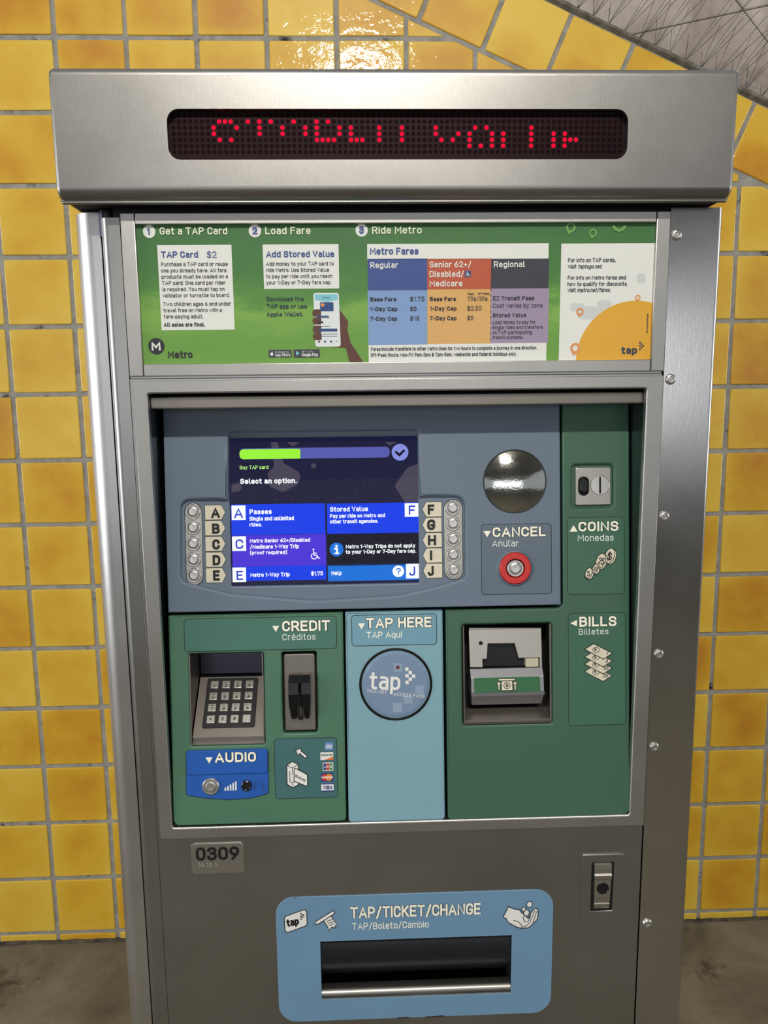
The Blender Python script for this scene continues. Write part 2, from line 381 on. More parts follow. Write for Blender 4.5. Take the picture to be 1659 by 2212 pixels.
# ------------------------------------------------------------ a plain geometric stroke alphabet
G = {}
def g(ch, w, *s): G[ch] = (w, s)
g('A', 7, '0,0 3.5,10 7,0', '1.2,3 5.8,3'); g('B', 6, '0,0 6,0,2.6 6,5.3,2.6 0,5.3 z', '0,5.3 5.6,5.3,2.3 5.6,10,2.3 0,10 z')
g('C', 6, '6,7.4 6,10,3 0,10,3 0,0,3 6,0,3 6,2.6'); g('D', 6.2, '0,0 6.2,0,3 6.2,10,3 0,10 z')
g('E', 5.4, '5.4,10 0,10 0,0 5.4,0', '0,5.2 4.6,5.2'); g('F', 5.3, '5.3,10 0,10 0,0', '0,5 4.6,5')
g('G', 6, '6,7.9 6,10,2.6 0,10,3 0,0,3 6,0,3 6,4.5 3.6,4.5'); g('H', 6.2, '0,0 0,10', '6.2,0 6.2,10', '0,5.2 6.2,5.2')
g('I', 0, '0,0 0,10'); g('J', 4.6, '4.6,10 4.6,0,2.3 0,0,2.3 0,2.2'); g('K', 6, '0,0 0,10', '5.8,10 0,3.8', '2,5.9 6,0')
g('L', 5, '0,10 0,0 5,0'); g('M', 7.8, '0,0 0,10 3.9,3.4 7.8,10 7.8,0'); g('N', 6.4, '0,0 0,10 6.4,0 6.4,10')
g('O', 6, '0,0,3 6,0,3 6,10,3 0,10,3 z'); g('P', 6, '0,0 0,10 6,10,2.8 6,4.4,2.8 0,4.4')
g('Q', 6, '0,0,3 6,0,3 6,10,3 0,10,3 z', '3.6,2.8 6.3,-.5'); g('R', 6, '0,0 0,10 6,10,2.8 6,4.4,2.8 0,4.4', '3.4,4.4 6.1,0')
g('S', 6, '5.8,7.8 5.8,10,2.3 .2,10,2.3 .2,5.2,2.3 6,5.2,2.4 6,0,2.4 0,0,2.4 0,2.2')
g('T', 6.4, '0,10 6.4,10', '3.2,10 3.2,0'); g('U', 6.2, '0,10 0,0,3 6.2,0,3 6.2,10'); g('V', 6.6, '0,10 3.3,0 6.6,10')
g('W', 9.2, '0,10 2.3,0 4.6,9 6.9,0 9.2,10'); g('X', 6.4, '0,0 6.4,10', '0,10 6.4,0'); g('Y', 6.6, '0,10 3.3,4.6 6.6,10', '3.3,4.6 3.3,0')
g('Z', 5.8, '0,10 5.8,10 0,0 5.8,0')
BW = '0,0,2.2 4.9,0,2.4 4.9,7.2,2.4 0,7.2,2.2 z'
g('a', 4.6, '.7,7.2 4.6,7.2,1.9 4.6,0', '4.6,4.3 0,4.3,1.9 0,0,1.9 4.6,0,1.6 4.6,1.6'); g('b', 4.9, '0,10 0,0', BW)
g('c', 4.4, '4.4,5.5 4.4,7.2,2.1 0,7.2,2.3 0,0,2.3 4.4,0,2.1 4.4,1.7'); g('d', 4.9, '4.9,10 4.9,0', BW)
g('e', 4.8, '.1,3.8 4.8,3.8 4.8,7.2,2.3 0,7.2,2.3 0,0,2.3 4.5,0,1.6 4.5,1.1'); g('f', 3, '3.1,10 1.1,10,1.5 1.1,0', '-.2,7.2 3,7.2')
g('g', 4.9, BW, '4.9,7.2 4.9,-2.8,2.2 .3,-2.8,2 .3,-1.8'); g('h', 4.8, '0,10 0,0', '0,4.6 0,7.2,2.2 4.8,7.2,2.3 4.8,0')
g('i', 0, '0,7.2 0,0', '0,9.9 0,10'); g('j', 1, '1,7.2 1,-2.8,1.4 -.5,-2.8', '1,9.9 1,10'); g('k', 4.6, '0,0 0,10', '4.4,7.2 0,2.8', '1.5,4.3 4.7,0')
g('l', 1.5, '0,10 0,0,1.2 1.5,0'); g('m', 8, '0,0 0,7.2', '0,4.8 0,7.2,1.9 4,7.2,1.9 4,0', '4,4.8 4,7.2,1.9 8,7.2,1.9 8,0')
g('n', 4.8, '0,0 0,7.2', '0,4.6 0,7.2,2.2 4.8,7.2,2.3 4.8,0'); g('o', 4.9, '0,0,2.4 4.9,0,2.4 4.9,7.2,2.4 0,7.2,2.4 z')
g('p', 4.9, '0,7.2 0,-2.8', BW); g('q', 4.9, '4.9,7.2 4.9,-2.8', BW); g('r', 3.1, '0,0 0,7.2', '0,4.6 0,7.2,2.2 3.1,7.2')
g('s', 4.4, '4.2,5.9 4.2,7.2,1.6 .2,7.2,1.7 .2,3.7,1.7 4.4,3.7,1.8 4.4,0,1.8 0,0,1.6 0,1.4'); g('t', 3.2, '1.1,9.6 1.1,0,1.5 3.1,0', '-.2,7.2 3,7.2')
g('u', 4.8, '0,7.2 0,0,2.3 4.8,0,2.2 4.8,2.6', '4.8,7.2 4.8,0'); g('v', 5, '0,7.2 2.5,0 5,7.2'); g('w', 7.4, '0,7.2 1.8,0 3.7,6.4 5.6,0 7.4,7.2')
g('x', 4.8, '0,0 4.8,7.2', '0,7.2 4.8,0'); g('y', 5, '0,7.2 2.6,0', '5,7.2 1.8,-2.8,1 .6,-2.8'); g('z', 4.4, '0,7.2 4.4,7.2 0,0 4.4,0')
g('0', 5.6, '0,0,2.8 5.6,0,2.8 5.6,10,2.8 0,10,2.8 z'); g('1', 2.6, '0,7.9 2.6,10 2.6,0'); g('2', 5.7, '.1,7.3 .1,10,2.6 5.6,10,2.8 5.6,6,2.2 0,0 5.8,0')
g('3', 5.7, '.2,7.8 .2,10,2.4 5.5,10,2.4 5.5,5.3,2.3 2.4,5.3', '2.4,5.3 5.7,5.3,2.5 5.7,0,2.5 0,0,2.5 0,2.2'); g('4', 6, '4.4,0 4.4,4.4', '3.4,10 0,2.2 6,2.2')
g('5', 5.7, '5.2,10 .5,10 .5,5.6', '.5,5.4 .5,6.5,.9 5.7,6.5,2.8 5.7,0,2.8 0,0,2.6 0,2'); g('6', 5.7, '4.1,10 0,4.6,2.2 0,0,2.7 5.7,0,2.7 5.7,5.8,2.7 1.2,5.8,1')
g('7', 5.6, '0,8.4 0,10 5.6,10 1.9,0'); g('8', 5.8, '0,0,2.6 5.8,0,2.6 5.8,5.3,2.6 0,5.3,2.6 z', '.4,5.3,2.3 5.4,5.3,2.3 5.4,10,2.3 .4,10,2.3 z')
g('9', 5.7, '1.6,0 5.7,5.4,2.2 5.7,10,2.7 0,10,2.7 0,4.2,2.7 4.5,4.2,1'); g('.', 0, '0,0 0,.05'); g(',', .4, '.4,.3 0,-1.5'); g(':', 0, '0,0 0,.05', '0,5.4 0,5.5')
g('-', 3, '0,4.2 3,4.2'); g('+', 5, '0,4.2 5,4.2', '2.5,1.8 2.5,6.6'); g('/', 4, '0,-1 4,10.4'); g("'", 0, '0,10 0,8'); g('#', 6, '1.4,0 2.4,10', '3.9,0 4.9,10', '0,3.2 6,3.2', '.2,6.8 6.2,6.8')
g('$', 5.8, '5.6,7.8 5.6,9.6,2 .2,9.6,2 .2,5.2,2 5.8,5.2,2 5.8,.4,2 0,.4,2 0,2.2', '2.9,-1.2 2.9,11.2'); g('(', 2, '2,11,2 0,9,2 0,0,2 2,-2'); g(')', 2, '0,11,2 2,9,2 2,0,2 0,-2')
g('?', 5, '0,7.6 0,10,2.4 5,10,2.4 5,6,2 2.5,4.6,1 2.5,3', '2.5,0 2.5,.05'); g('&', 6.4, '6.4,0 1,7,1 1,10,1.6 4.2,10,1.6 4.2,6.6,1.2 0,4.4,1.6 0,0,2 4,0,2 6.2,4.2')
g('*', 4.6, '2.3,2.8 2.3,7.4', '.3,3.9 4.3,6.3', '.3,6.3 4.3,3.9'); g('@', 8, '6,3,1 6,6.6,1.2 2.4,6.6,1.6 2.4,2.6,1.6 8,2.6,1.2 8,9,3 0,9,3 0,0,3 6,0')
g('\u00a2', 4.4, '4.4,5.5 4.4,7.2,2.1 0,7.2,2.3 0,0,2.3 4.4,0,2.1 4.4,1.7', '2.2,-1.6 2.2,8.8')
g('\u00e9', *((G['e'][0],) + G['e'][1] + ('2,8.6 3.2,10.4',))); g('\u00ed', 0, '0,7.2 0,0', '0,8.8 1.2,10.4'); g('i.', 0, '0,7.2 0,0')
GC = {}
def glyph(ch, seg):
    if (ch, seg) in GC: return GC[ch, seg]
    w, ss = G[ch]; out = []
    for s_ in ss:
        t = s_.split(); cl = t[-1] == 'z'
        if cl: t.pop()
        out.append((rpath([tuple(float(x) for x in k.split(',')) for k in t], cl, seg), cl))
    GC[ch, seg] = (w, out); return GC[ch, seg]
def text(mb, s, T, wt=.14, w=.0003, thick=0.0, slant=0.0, seg=3, rot=0.0, track=0.0):
    """T = (x, baseline, width, cap height); wt = stroke as a share of the cap height"""
    x0, y0, W_, H = T; sw = wt * H; k = (H - sw) / 10.0; gap = 1.9 + wt * 8 + track
    adv = []; x = 0.0
    for ch in s:
        if ch == ' ': x += 2.6 + gap * .4; continue
        adv.append((ch, x)); x += G[ch][0] + gap
    nat = x - gap
    kx = (W_ - sw) / nat if (W_ and nat > 0) else k * .95
    cr, sr = math.cos(rot), math.sin(rot)
    for ch, gx in adv:
        for si, (pts, cl) in enumerate(glyph(ch, seg)[1]):
            q = []
            for px, py in pts:
                X = sw / 2 + (gx + px) * kx + py * k * slant; Y = sw / 2 + py * k
                q.append((x0 + X * cr - Y * sr, y0 + X * sr + Y * cr))
            mb.ribbon(q, sw, w + si * 2.5e-5, cl, True, thick)
def mp(m, pts): return [(m[0] + p[0] * m[2], m[1] - p[1] * m[3]) + tuple(p[2:3] and (p[2] * m[2],)) for p in pts]

# ============================================================ SETTING
WY = 0.90133; PT = .157; GX0 = -0.87455; GZ0 = 2.22469
mb = MB(); mb.box(-9, -17, -.2, 9, WY + .05, 0)
flo = put('floor', mb.mesh('floor', 'floor'), kind='structure')
# tiled wall: mortar bed with the sloping top edge
SLP = -.43
def zin(x): return 2.265 + SLP * (x - .097)           # lower edge of the sloping border course
ca = 1 / math.sqrt(1 + SLP * SLP); BWID = .150
def ztop(x): return zin(x) + (BWID + .008) / ca
mb = MB(); XL, XR = -2.3, 2.6
mb.fill([(XL, -.02), (XR, -.02), (XR, ztop(XR)), (XL, ztop(XL))], (), 0)
top = [(XL, ztop(XL)), (XR, ztop(XR))]
mb.add([(top[0][0], top[0][1], 0), (top[1][0], top[1][1], 0), (top[1][0], top[1][1], -.12), (top[0][0], top[0][1], -.12)], [(0, 1, 2, 3)])
wall = put('wall_back', mb.mesh('wall_back', 'grout'), None, WALLF.M, kind='structure')
# one tile mesh, shared
TS = .1465
def tile_mesh(outline, name='tile'):
    b = MB(); b.slab(outline, -.001, .0030, .0024, seg=2); return b.mesh(name, 'tile')
h_ = TS / 2
tm = tile_mesh([(x, y) for x, y in rpath([(-h_, -h_, .004), (h_, -h_, .004), (h_, h_, .004), (-h_, h_, .004)], True, 2)])
def clip(poly, f):
    out = []; n = len(poly)
    for i in range(n):
        a = poly[i]; b = poly[(i + 1) % n]; fa, fb = f(a), f(b)
        if fa >= 0: out.append(a)
        if (fa >= 0) != (fb >= 0):
            t = fa / (fa - fb); out.append((a[0] + (b[0] - a[0]) * t, a[1] + (b[1] - a[1]) * t))
    return out
ntile = 0; rest = MB()
def add_tile(cx, cz, me, ang=0.0):
    global ntile
    ntile += 1
    tw = Matrix.Translation((cx + random.uniform(-.0008, .0008), WY - random.uniform(-.0004, .0006), cz + random.uniform(-.0008, .0008))) \
        @ Matrix.Rotation(ang + random.uniform(-.004, .004), 4, 'Y') @ Matrix.Rotation(random.uniform(-.006, .006), 4, 'X') @ Matrix.Rotation(random.uniform(-.006, .006), 4, 'Z')
    put('tile', me, wall, tw @ Matrix.Rotation(math.pi / 2, 4, 'X'))
for c in range(-9, 21):
    for r in range(-9, 16):
        cx = GX0 + (c + .5) * PT; cz = GZ0 - (r + .5) * PT
        lo = 0.004
        if cz + h_ < lo or not XL < cx - h_ or not cx + h_ < XR: continue
        sq = [(cx - h_, cz - h_), (cx + h_, cz - h_), (cx + h_, cz + h_), (cx - h_, cz + h_)]
        f1 = lambda p_: (zin(p_[0]) - .010 / ca) - p_[1]
        full = all(f1(p_) >= 0 for p_ in sq) and cz - h_ > lo
        if cz - h_ > 3.0: continue
        inview = -3 <= c <= 15 and cz < 2.75 and not (2 <= c <= 8 and cz < 1.55)
        if full:
            if inview: add_tile(cx, cz, tm)
            else: rest.slab(rect((cx - h_, cz - h_, cx + h_, cz + h_)), -.001, .003, .0024, seg=1)
            continue
        pl = clip(clip(sq, f1), lambda p_: p_[1] - lo)
        if len(pl) < 3 or abs(area2(pl)) < .0006: continue
        if inview: add_tile(cx, cz, tile_mesh([(x - cx, z - cz) for x, z in pl]))
        else: rest.slab(pl, -.001, .003, .0015, seg=1)
# sloping border course
ang = math.atan(-SLP); bl = .157 - .0105
me2 = tile_mesh(rpath([(-bl / 2, 0, .004), (bl / 2, 0, .004), (bl / 2, BWID - .002, .004), (-bl / 2, BWID - .002, .004)], True, 2))
for k in range(-16, 17):
    s_ = (k + .5) * .157
    bx, bz = .097 + s_ * ca, 2.265 + SLP * s_ * ca
    if XL < bx < XR - .1 and bz < 3.2:
        if bx > -.9: add_tile(bx, bz, me2, ang)
rest_o = part('tile', rest, 'tile', wall, WALLF, kind='stuff')
# rough mortar lip on top of the wall
mb = MB(); random.seed(3); N = 120; pts0 = []; 
for i in range(N + 1):
    x = -.6 + 3.1 * i / N; z = ztop(x); e = .004 + .004 * random.random()
    pts0.append((x, z, e))
fc = []; vs = []
for x, z, e in pts0:
    vs += [(x, z - .006 - e * .3, .001), (x, z - .002, .006 + e * .5), (x, z + e, .004 + e * .3), (x, z + e * 1.1, -.10)]
for i in range(N):
    for j in range(3): a = i * 4 + j; fc.append((a, a + 4, a + 5, a + 1))
mb.smooth = False; mb.add(vs, fc)
put('trim_1', mb.mesh('trim_1', 'mortar'), None, WALLF.M, kind='structure')
# broken mortar line along the floor
mb = MB(); vs = []; fc = []; N = 160
for i in range(N + 1):
    x = XL + (XR - XL) * i / N; e = random.uniform(-.003, .003); d = random.uniform(.000, .006)
    vs += [(x, WY - .0, .006 + e), (x, WY - .006, .004 + e * .8), (x, WY - .008 - d, .0005)]
for i in range(N):
    for j in range(2): a = i * 3 + j; fc.append((a, a + 1, a + 4, a + 3))
mb.add(vs, fc); put('baseboard_back', mb.mesh('baseboard_back', 'mortar_dark'), kind='structure')
# concrete beyond the sloping top
mb = MB(); CY2 = WY + .40
cs = MB(); 
cpar = put('wall_outer', None, kind='structure')
bk = MB(); bk.box(-2.8, CY2 + .01, 0, 3.8, CY2 + .12, 4.7); put('backing', bk.mesh('backing', 'groove'), cpar)
J0 = Vector((1.0336,2.4736)); du = Vector((1.15, .23)); dv = Vector((-.62, .68))
for i in range(-3, 3):
    for j in range(-3, 3):
        q = MB(); fr_ = Frame((0, CY2, 0), (1, 0, 0), (0, 0, 1))
        a = J0 + du * i + dv * j; o_ = [a, a + du, a + du + dv, a + dv]
        if max(p_.y for p_ in o_) < .1 or min(p_.y for p_ in o_) > 4.4: continue
        q.slab(inset([tuple(p_) for p_ in o_], .0012), -.01, .0, .003, seg=1); part('concrete_panel', q, 'concrete', cpar, fr_)
# bird spikes
def spikes(x0, x1, label):
    root = put('bird_spike_strip', None, None, Matrix.Translation(((x0 + x1) / 2, WY + .02, ztop((x0 + x1) / 2) + .008)), label=label, category='bird spikes')
    b = MB(); d = .018
    b.add([(x0, ztop(x0) + .004, -.045), (x1, ztop(x1) + .004, -.045), (x1, ztop(x1) + .004, .000), (x0, ztop(x0) + .004, .000),
           (x0, ztop(x0) + .009, -.045), (x1, ztop(x1) + .009, -.045), (x1, ztop(x1) + .009, .000), (x0, ztop(x0) + .009, .000)],
          [(3, 2, 6, 7), (4, 7, 6, 5), (0, 4, 5, 1), (0, 3, 7, 4), (1, 5, 6, 2)])
    part('base', b, 'wire', root, WALLF)
    x = x0 + .012
    while x < x1 - .004:
        base = Vector((x, WY - .001, ztop(x) + .005))
        for dx, dy, dz, L_ in ((0, -.25, 1, .050), (.02, -.2, 1, .036), (.50, -.55, .80, .150), (.62, -.45, .74, .140), (.70, -.62, .62, .150), (.28, -.35, .92, .10)):
            if random.random() < .3: continue
            dv = Vector((dx + random.uniform(-.05, .05), dy + random.uniform(-.08, .08), dz)).normalized() * L_ * random.uniform(.85, 1.1)
            w_ = MB(); r_ = .0006; t1 = dv.orthogonal().normalized() * r_; t2 = dv.cross(t1).normalized() * r_
            ps = [base + t1, base - t1 * .5 + t2 * .87, base - t1 * .5 - t2 * .87]
            w_.add(ps + [q_ + dv for q_ in ps], [(0, 1, 4, 3), (1, 2, 5, 4), (2, 0, 3, 5), (3, 4, 5)])
            put('spike', w_.mesh('spike', 'wire'), root)
        x += .036
random.seed(11)
spikes(.30, 1.02, 'row of thin metal bird spikes standing on the sloping top of the yellow tiled wall')
# the concourse behind the viewer (seen only as reflections)
mb = MB(); mb.box(-7, -17, 3.85, 7, -.9, 4.1); put('ceiling', mb.mesh('ceiling', 'farwall'), kind='structure')

# ============================================================ TICKET MACHINE
root = put('ticket_machine', None, None, Matrix.Translation((.02, .42, 0)), label='tall stainless steel ticket machine with green and blue panels before the yellow tiled wall', category='ticket machine')
ZT = 1.651                                    # top of the cabinet front
def prof_extrude(mb, prof, z0, z1, smooth=True, caps=True):
    """prof = (x, y) world points, front side to the right of travel"""
    n = len(prof)
    for i in range(n - 1):                    # long flats stay flat, the rounding is smooth
        if math.dist(prof[i], prof[i + 1]) > .006: mb.add([(prof[i][0], z0, -prof[i][1]), (prof[i + 1][0], z0, -prof[i + 1][1]), (prof[i + 1][0], z1, -prof[i + 1][1]), (prof[i][0], z1, -prof[i][1])], [(0, 1, 2, 3)])
    run = [i for i in range(n - 1) if math.dist(prof[i], prof[i + 1]) <= .006]
    if run:
        q = prof[run[0]:run[-1] + 2]; m = len(q); mb.smooth = smooth
        mb.add([(x, z0, -y) for x, y in q] + [(x, z1, -y) for x, y in q], [(i, i + 1, m + i + 1, m + i) for i in range(m - 1)])
        mb.smooth = False
    if caps:
        mb.add([(x, z1, -y) for x, y in prof], [tuple(range(n))])
def arc(cx, cy, r, a0, a1, n=10): return [(cx + r * math.cos(math.radians(a0 + (a1 - a0) * i / n)), cy + r * math.sin(math.radians(a0 + (a1 - a0) * i / n))) for i in range(n + 1)]
# body behind everything
mb = MB(); mb.box(-.360, .03, -.86, .384, ZT - .004, -.13); part('cabinet_body', mb, 'side', root)
# left corner post (rounded)
xa = (-0.398,1.6581)[0]; xb = (-0.3619,1.652)[0]
mb = MB(); r_ = .026
prof_extrude(mb, [(xa, .85), (xa, .018 + r_)] + arc(xa + r_, .018 + r_, r_, 180, 270, 12) + [(xb, .018), (xb, .05)], .0, ZT - .001)
part('corner_post', mb, 'column', root, label='rounded left corner post')
# door leaf: rounded left edge, large sheet with openings
xc = (-0.3587,1.6473)[0]; xd = .3295; DY = .005
mb = MB(); r_ = .010
prof_extrude(mb, [(xc, .06), (xc, DY + r_)] + arc(xc + r_, DY + r_, r_, 180, 270, 10) + [(-.3345, DY)], .04, ZT - .010)
TR = (-0.1183,0.5866,0.1497,0.6776)
mb.slab(rect((-.3345, .04, xd, 1.452)), -.03, -DY, .0012, [rect((-.318, .85, .315, 1.437)), rect(grow(TR, .0005))])
mb.box(-.3345, 1.452, -.03, xd, ZT - .010, -DY - .004)
part('door', mb, 'door', root)
# right side panel with rounded outer edge
xe = (0.3305,1.6428)[0]; xe = .3308; xf = (0.3958,1.6494)[0]
mb = MB(); r_ = .006
prof_extrude(mb, [(xe, .05), (xe, .004), (xf - r_, .004)] + arc(xf - r_, .004 + r_, r_, -90, 0, 10)[1:] + [(xf, .85)], .0, ZT - .001)
sp_ = part('side_panel', mb, 'side', root)
rv = MB(); rv.dome(0, 0, [(.0068, 0), (.0066, .0012), (.0055, .0026), (.0042, .0032), (.0034, .0032), (.0030, .0016), (.0012, .0016), (.0010, .0030), (.0001, .0030)], 20)
rme = rv.mesh('rivet', 'bright')
for (x, z) in ((0.3386,1.6181), (0.3393,1.4442), (0.3391,1.2699), (0.3401,1.0842), (0.3396,0.9533), (0.3413,0.6895)):
    put('rivet', rme, sp_, FRONT.M @ Matrix.Translation((x, z, -.004)))

# ---- header box
HY = -.030                                     # its front plane, before the frames
x0, zt = (-0.3937,1.7948); x1 = (0.3895,1.7895)[0]; zb = (-0.3877,1.6538)[1]
WIN = (-0.2645,1.6957,0.2625,1.7501)
win = rrect(WIN, .0135, 6)
mb = MB()
rt, rb = .009, .0135
cor = rpath([(x0, zb, .006), (x1, zb, .006), (x1, zt, .006), (x0, zt, .006)], True, 3)
mb.fill(rect((x0 + .004, zb + rb, x1 - .004, zt - rt)), [win], -HY)
mb.ring(ccw(win)[::-1], -HY - .009, ccw(win)[::-1], -HY)
# rounded top and bottom, swept along the front, closed by side cheeks
pf = [(zt - .001, -.30)] + [(zt - rt + rt * math.sin(math.radians(a)), -HY - rt + rt * math.cos(math.radians(a))) for a in range(90, -1, -10)]
pb = [(zb + rb - rb * math.sin(math.radians(a)), -HY - rb + rb * math.cos(math.radians(a))) for a in range(0, 78, 7)]
pb += [(pb[-1][0] - .0008, pb[-1][1] + .0012), (pb[-1][0] - .0030, pb[-1][1] + .0016), (pb[-1][0] - .0042, pb[-1][1] - .0010), (zb - .001, .018), (zb + .001, .014), (zb + .001, -.30)]
mb.smooth = True
for pr in (pf, pb):
    n = len(pr)
    mb.add([(x0 + .004, z, w) for z, w in pr] + [(x1 - .004, z, w) for z, w in pr], [(i, n + i, n + i + 1, i + 1)[::-1] for i in range(n - 1)])
sidep = pf + pb
for sx, X in ((1, x0), (-1, x1)):
    n = len(sidep); er = .004
    ringA = sidep; cz_ = (zt + zb) / 2
    ringB = [(z + (-.0022 if z > cz_ else .0022) * (1 if i not in (0, n - 1) else .5), w - (.003 if w > 0 else 0)) for i, (z, w) in enumerate(sidep)]
    mb.smooth = True
    f_ = [(i, i + 1, n + i + 1, n + i) for i in range(n - 1)]
    mb.add([(X + sx * er, z, w) for z, w in ringA] + [(X + sx * er * .3, (z + ringB[i][0]) / 2, (w + ringB[i][1]) / 2 + .0004) for i, (z, w) in enumerate(ringA)], [f if sx < 0 else f[::-1] for f in f_])
    mb.add([(X + sx * er * .3, (z + ringB[i][0]) / 2, (w + ringB[i][1]) / 2 + .0004) for i, (z, w) in enumerate(ringA)] + [(X, z, w) for z, w in ringB], [f if sx < 0 else f[::-1] for f in f_])
    mb.smooth = False
    cap = [(w, z) for z, w in ringB]
    tri = tessellate_polygon([[Vector((a, b, 0)) for a, b in cap]])
    mb.add([(X, z, w) for w, z in cap], [t for t in tri])
head = part('header_box', mb, 'header', root, label='brushed steel header box with a sign window')
mb = MB(); mb.box(WIN[0] - .01, WIN[1] - .01, -HY - .013, WIN[2] + .01, WIN[3] + .01, -HY - .009); part('display_board', mb, 'led_board', head)
HX0 = (-0.2138,1.7395,0.0024); LP = ((0.2111,1.7396,0.0025)[0] - HX0[0]) / 65.0; VP_ = (HX0[1] - (-0.2147,1.7198,0.0024)[1]) / 3.0
dot = MB(); dot.dome(0, 0, [(.0024, 0), (.0021, .0006), (.0001, .0009)], 12); dme = dot.mesh('led_dot', 'led')
LED = {0: [1, 2, 3, 6, 8, 10, 14, 18, 20], 1: [0, 4, 8, 12, 16, 18, 22, 24, 29, 33, 39, 46, 48, 56], 2: [0, 8, 12, 16, 18, 22, 24, 29, 33, 39, 43, 45, 49, 51, 56, 60, 62],
       3: [1, 3, 18, 19, 20, 21, 24, 25, 26, 29, 33, 40, 42, 45, 49, 51, 56, 60, 62, 63, 64], 4: [45, 47, 49, 51, 56, 60, 62]}
for r, cs_ in LED.items():
    for c in cs_: put('led_dot', dme, head, FRONT.M @ Matrix.Translation((HX0[0] + LP * c, HX0[1] - VP_ * r, -HY - .0088)))
mb = MB()
for r in range(-1, 6):
    for c in range(-7, 73):
        if r in LED and c in LED[r]: continue
        mb.fill(circ(HX0[0] + LP * c, HX0[1] - VP_ * r, .0024, 8), (), -HY - .0089)
part('unlit_led_dots', mb, 'led_off', head, kind='stuff')
mb = MB(); mb.fill(rect(grow(WIN, .004)), (), -HY - .004); part('window_pane', mb, 'smoked', head)
# filler between header and cabinet; black colour holds the shade under the header
mb = MB(); mb.box(x0 + .008, zb - .001, -.28, x1 - .008, zb + .006, pb[-1][1] if False else .014); mb.box(x0 + .05, ZT - .02, -.28, x1 - .05, zb + .004, -.012); part('shaded_neck', mb, 'gap', root)
mb = MB(); mb.dome((-0.3544,1.6547)[0], .0, [(.010, -.03), (.010, .0), (.0001, .0)], 16)
mb.v = [(x, ZT - .012 + w + .012, -.022 - (z)) for x, z, w in mb.v]; part('hinge_pin', mb, 'darksteel', root)

# ---- poster window
fo = ((-0.3324,1.6477)[0], (-0.3211,1.4544)[1], (0.3293,1.6455)[0], ZT - .006); 
OP = ((-0.3148,1.6319)[0], (-0.3157,1.4688)[1], (0.3117,1.6311)[0], (-0.3148,1.6325)[1])
fr = put('poster_frame', None, root)
for R_ in ((fo[0], fo[1], OP[0] - .0006, fo[3]), (OP[2] + .0006, fo[1], fo[2], fo[3]), (OP[0], fo[1], OP[2], OP[1]), (OP[0], OP[3], OP[2], fo[3])):
    mb = MB(); mb.slab(rect(R_), -.0095, 0.0, .0010, seg=2); part('frame_bar', mb, 'frame', fr)
mb = MB(); mb.fill(rect(grow(OP, .003)), (), -.006)
pos = part('poster', mb, 'meadow', root, label='printed fare poster on a green meadow background')
def sheet(mb, R_, w, m): mb.cur = m; mb.fill(rect(R_), (), w)
pm = ['p_white', 'p_navy', 'p_text', 'p_lblue', 'p_orange', 'p_dark', 'p_tan', 'p_mauve', 'p_cream', 'p_black', 'p_yellow', 'p_pin', 'p_pin_green', 'p_skin', 'p_phone', 'p_mapgrey', 'p_sky', 'p_btn', 'p_green_dk']
ix = {k: i for i, k in enumerate(pm)}
def pp(mb, R_, k, w=-.0056): mb.cur = ix[k]; mb.fill(rect(R_), (), w)
def pt(mb, s, T, k, wt=.15, **kw): mb.cur = ix[k]; text(mb, s, T, wt, -.0052, **kw)
# headings
mb = MB()
for c_, n_ in (((-0.3003,1.625,0.0074), '1'), ((-0.1743,1.6253,0.0075), '2'), ((-0.0461,1.6255,0.0075), '3')):
    mb.cur = ix['p_white']; mb.fill(circ(c_[0], c_[1], c_[2], 28), (), -.0056)
pt(mb, '1', (-0.3027,1.6213,0.0033,0.0079), 'p_navy', .24); pt(mb, '2', (-0.1775,1.621,0.0061,0.0083), 'p_navy', .24); pt(mb, '3', (-0.049,1.6213,0.0056,0.0086), 'p_navy', .24)
pt(mb, 'Get a TAP Card', (-0.2878,1.6212,0.0805,0.0085), 'p_cream', .17); pt(mb, 'Load Fare', (-0.162,1.6212,0.0544,0.0085), 'p_cream', .17); pt(mb, 'Ride Metro', (-0.0334,1.6212,0.06,0.0086), 'p_cream', .17)
part('heading_print', mb, pm, pos)
# card one
mb = MB(); pp(mb, (-0.2918,1.5097,-0.2031,1.6095), 'p_white')
pt(mb, 'TAP Card', (-0.2877,1.5946,0.0442,0.0075), 'p_navy', .19); pt(mb, '$2', (-0.2329,1.5943,0.0116,0.0075), 'p_navy', .12)
ly = [(348, 575, 492, 'Purchase a TAP card or reuse'), (349, 588.5, 490, 'one you already have. All fare'), (350, 602, 492, 'products must be loaded on a'), (350.5, 615.5, 487, 'TAP card. One card per rider'), (351.5, 629, 485, 'is required. You must tap on'),
      (352, 643, 496, 'validator or turnstile to board.'), (353, 661, 499, 'Two children ages 6 and under'), (353.5, 674.5, 479, 'travel free on Metro with a'), (354, 688, 438, 'fare-paying adult.')]
T9 = [(-0.2882,1.5849,0.0798,0.0046), (-0.2886,1.5776,0.0783,0.0046), (-0.2884,1.5704,0.0795,0.0046), (-0.2883,1.5631,0.0762,0.0046), (-0.2881,1.5557,0.0746,0.0046), (-0.2885,1.5484,0.0809,0.0046), (-0.2883,1.5383,0.0818,0.0046), (-0.2884,1.5309,0.0705,0.0046), (-0.2882,1.5235,0.0475,0.0047)]
for (a, b, c, s_), T in zip(ly, T9): pt(mb, s_, T, 'p_text', .15)
pt(mb, 'All sales are final.', (-0.2888,1.5137,0.0499,0.0049), 'p_black', .2)
part('fare_card_print', mb, pm, pos)
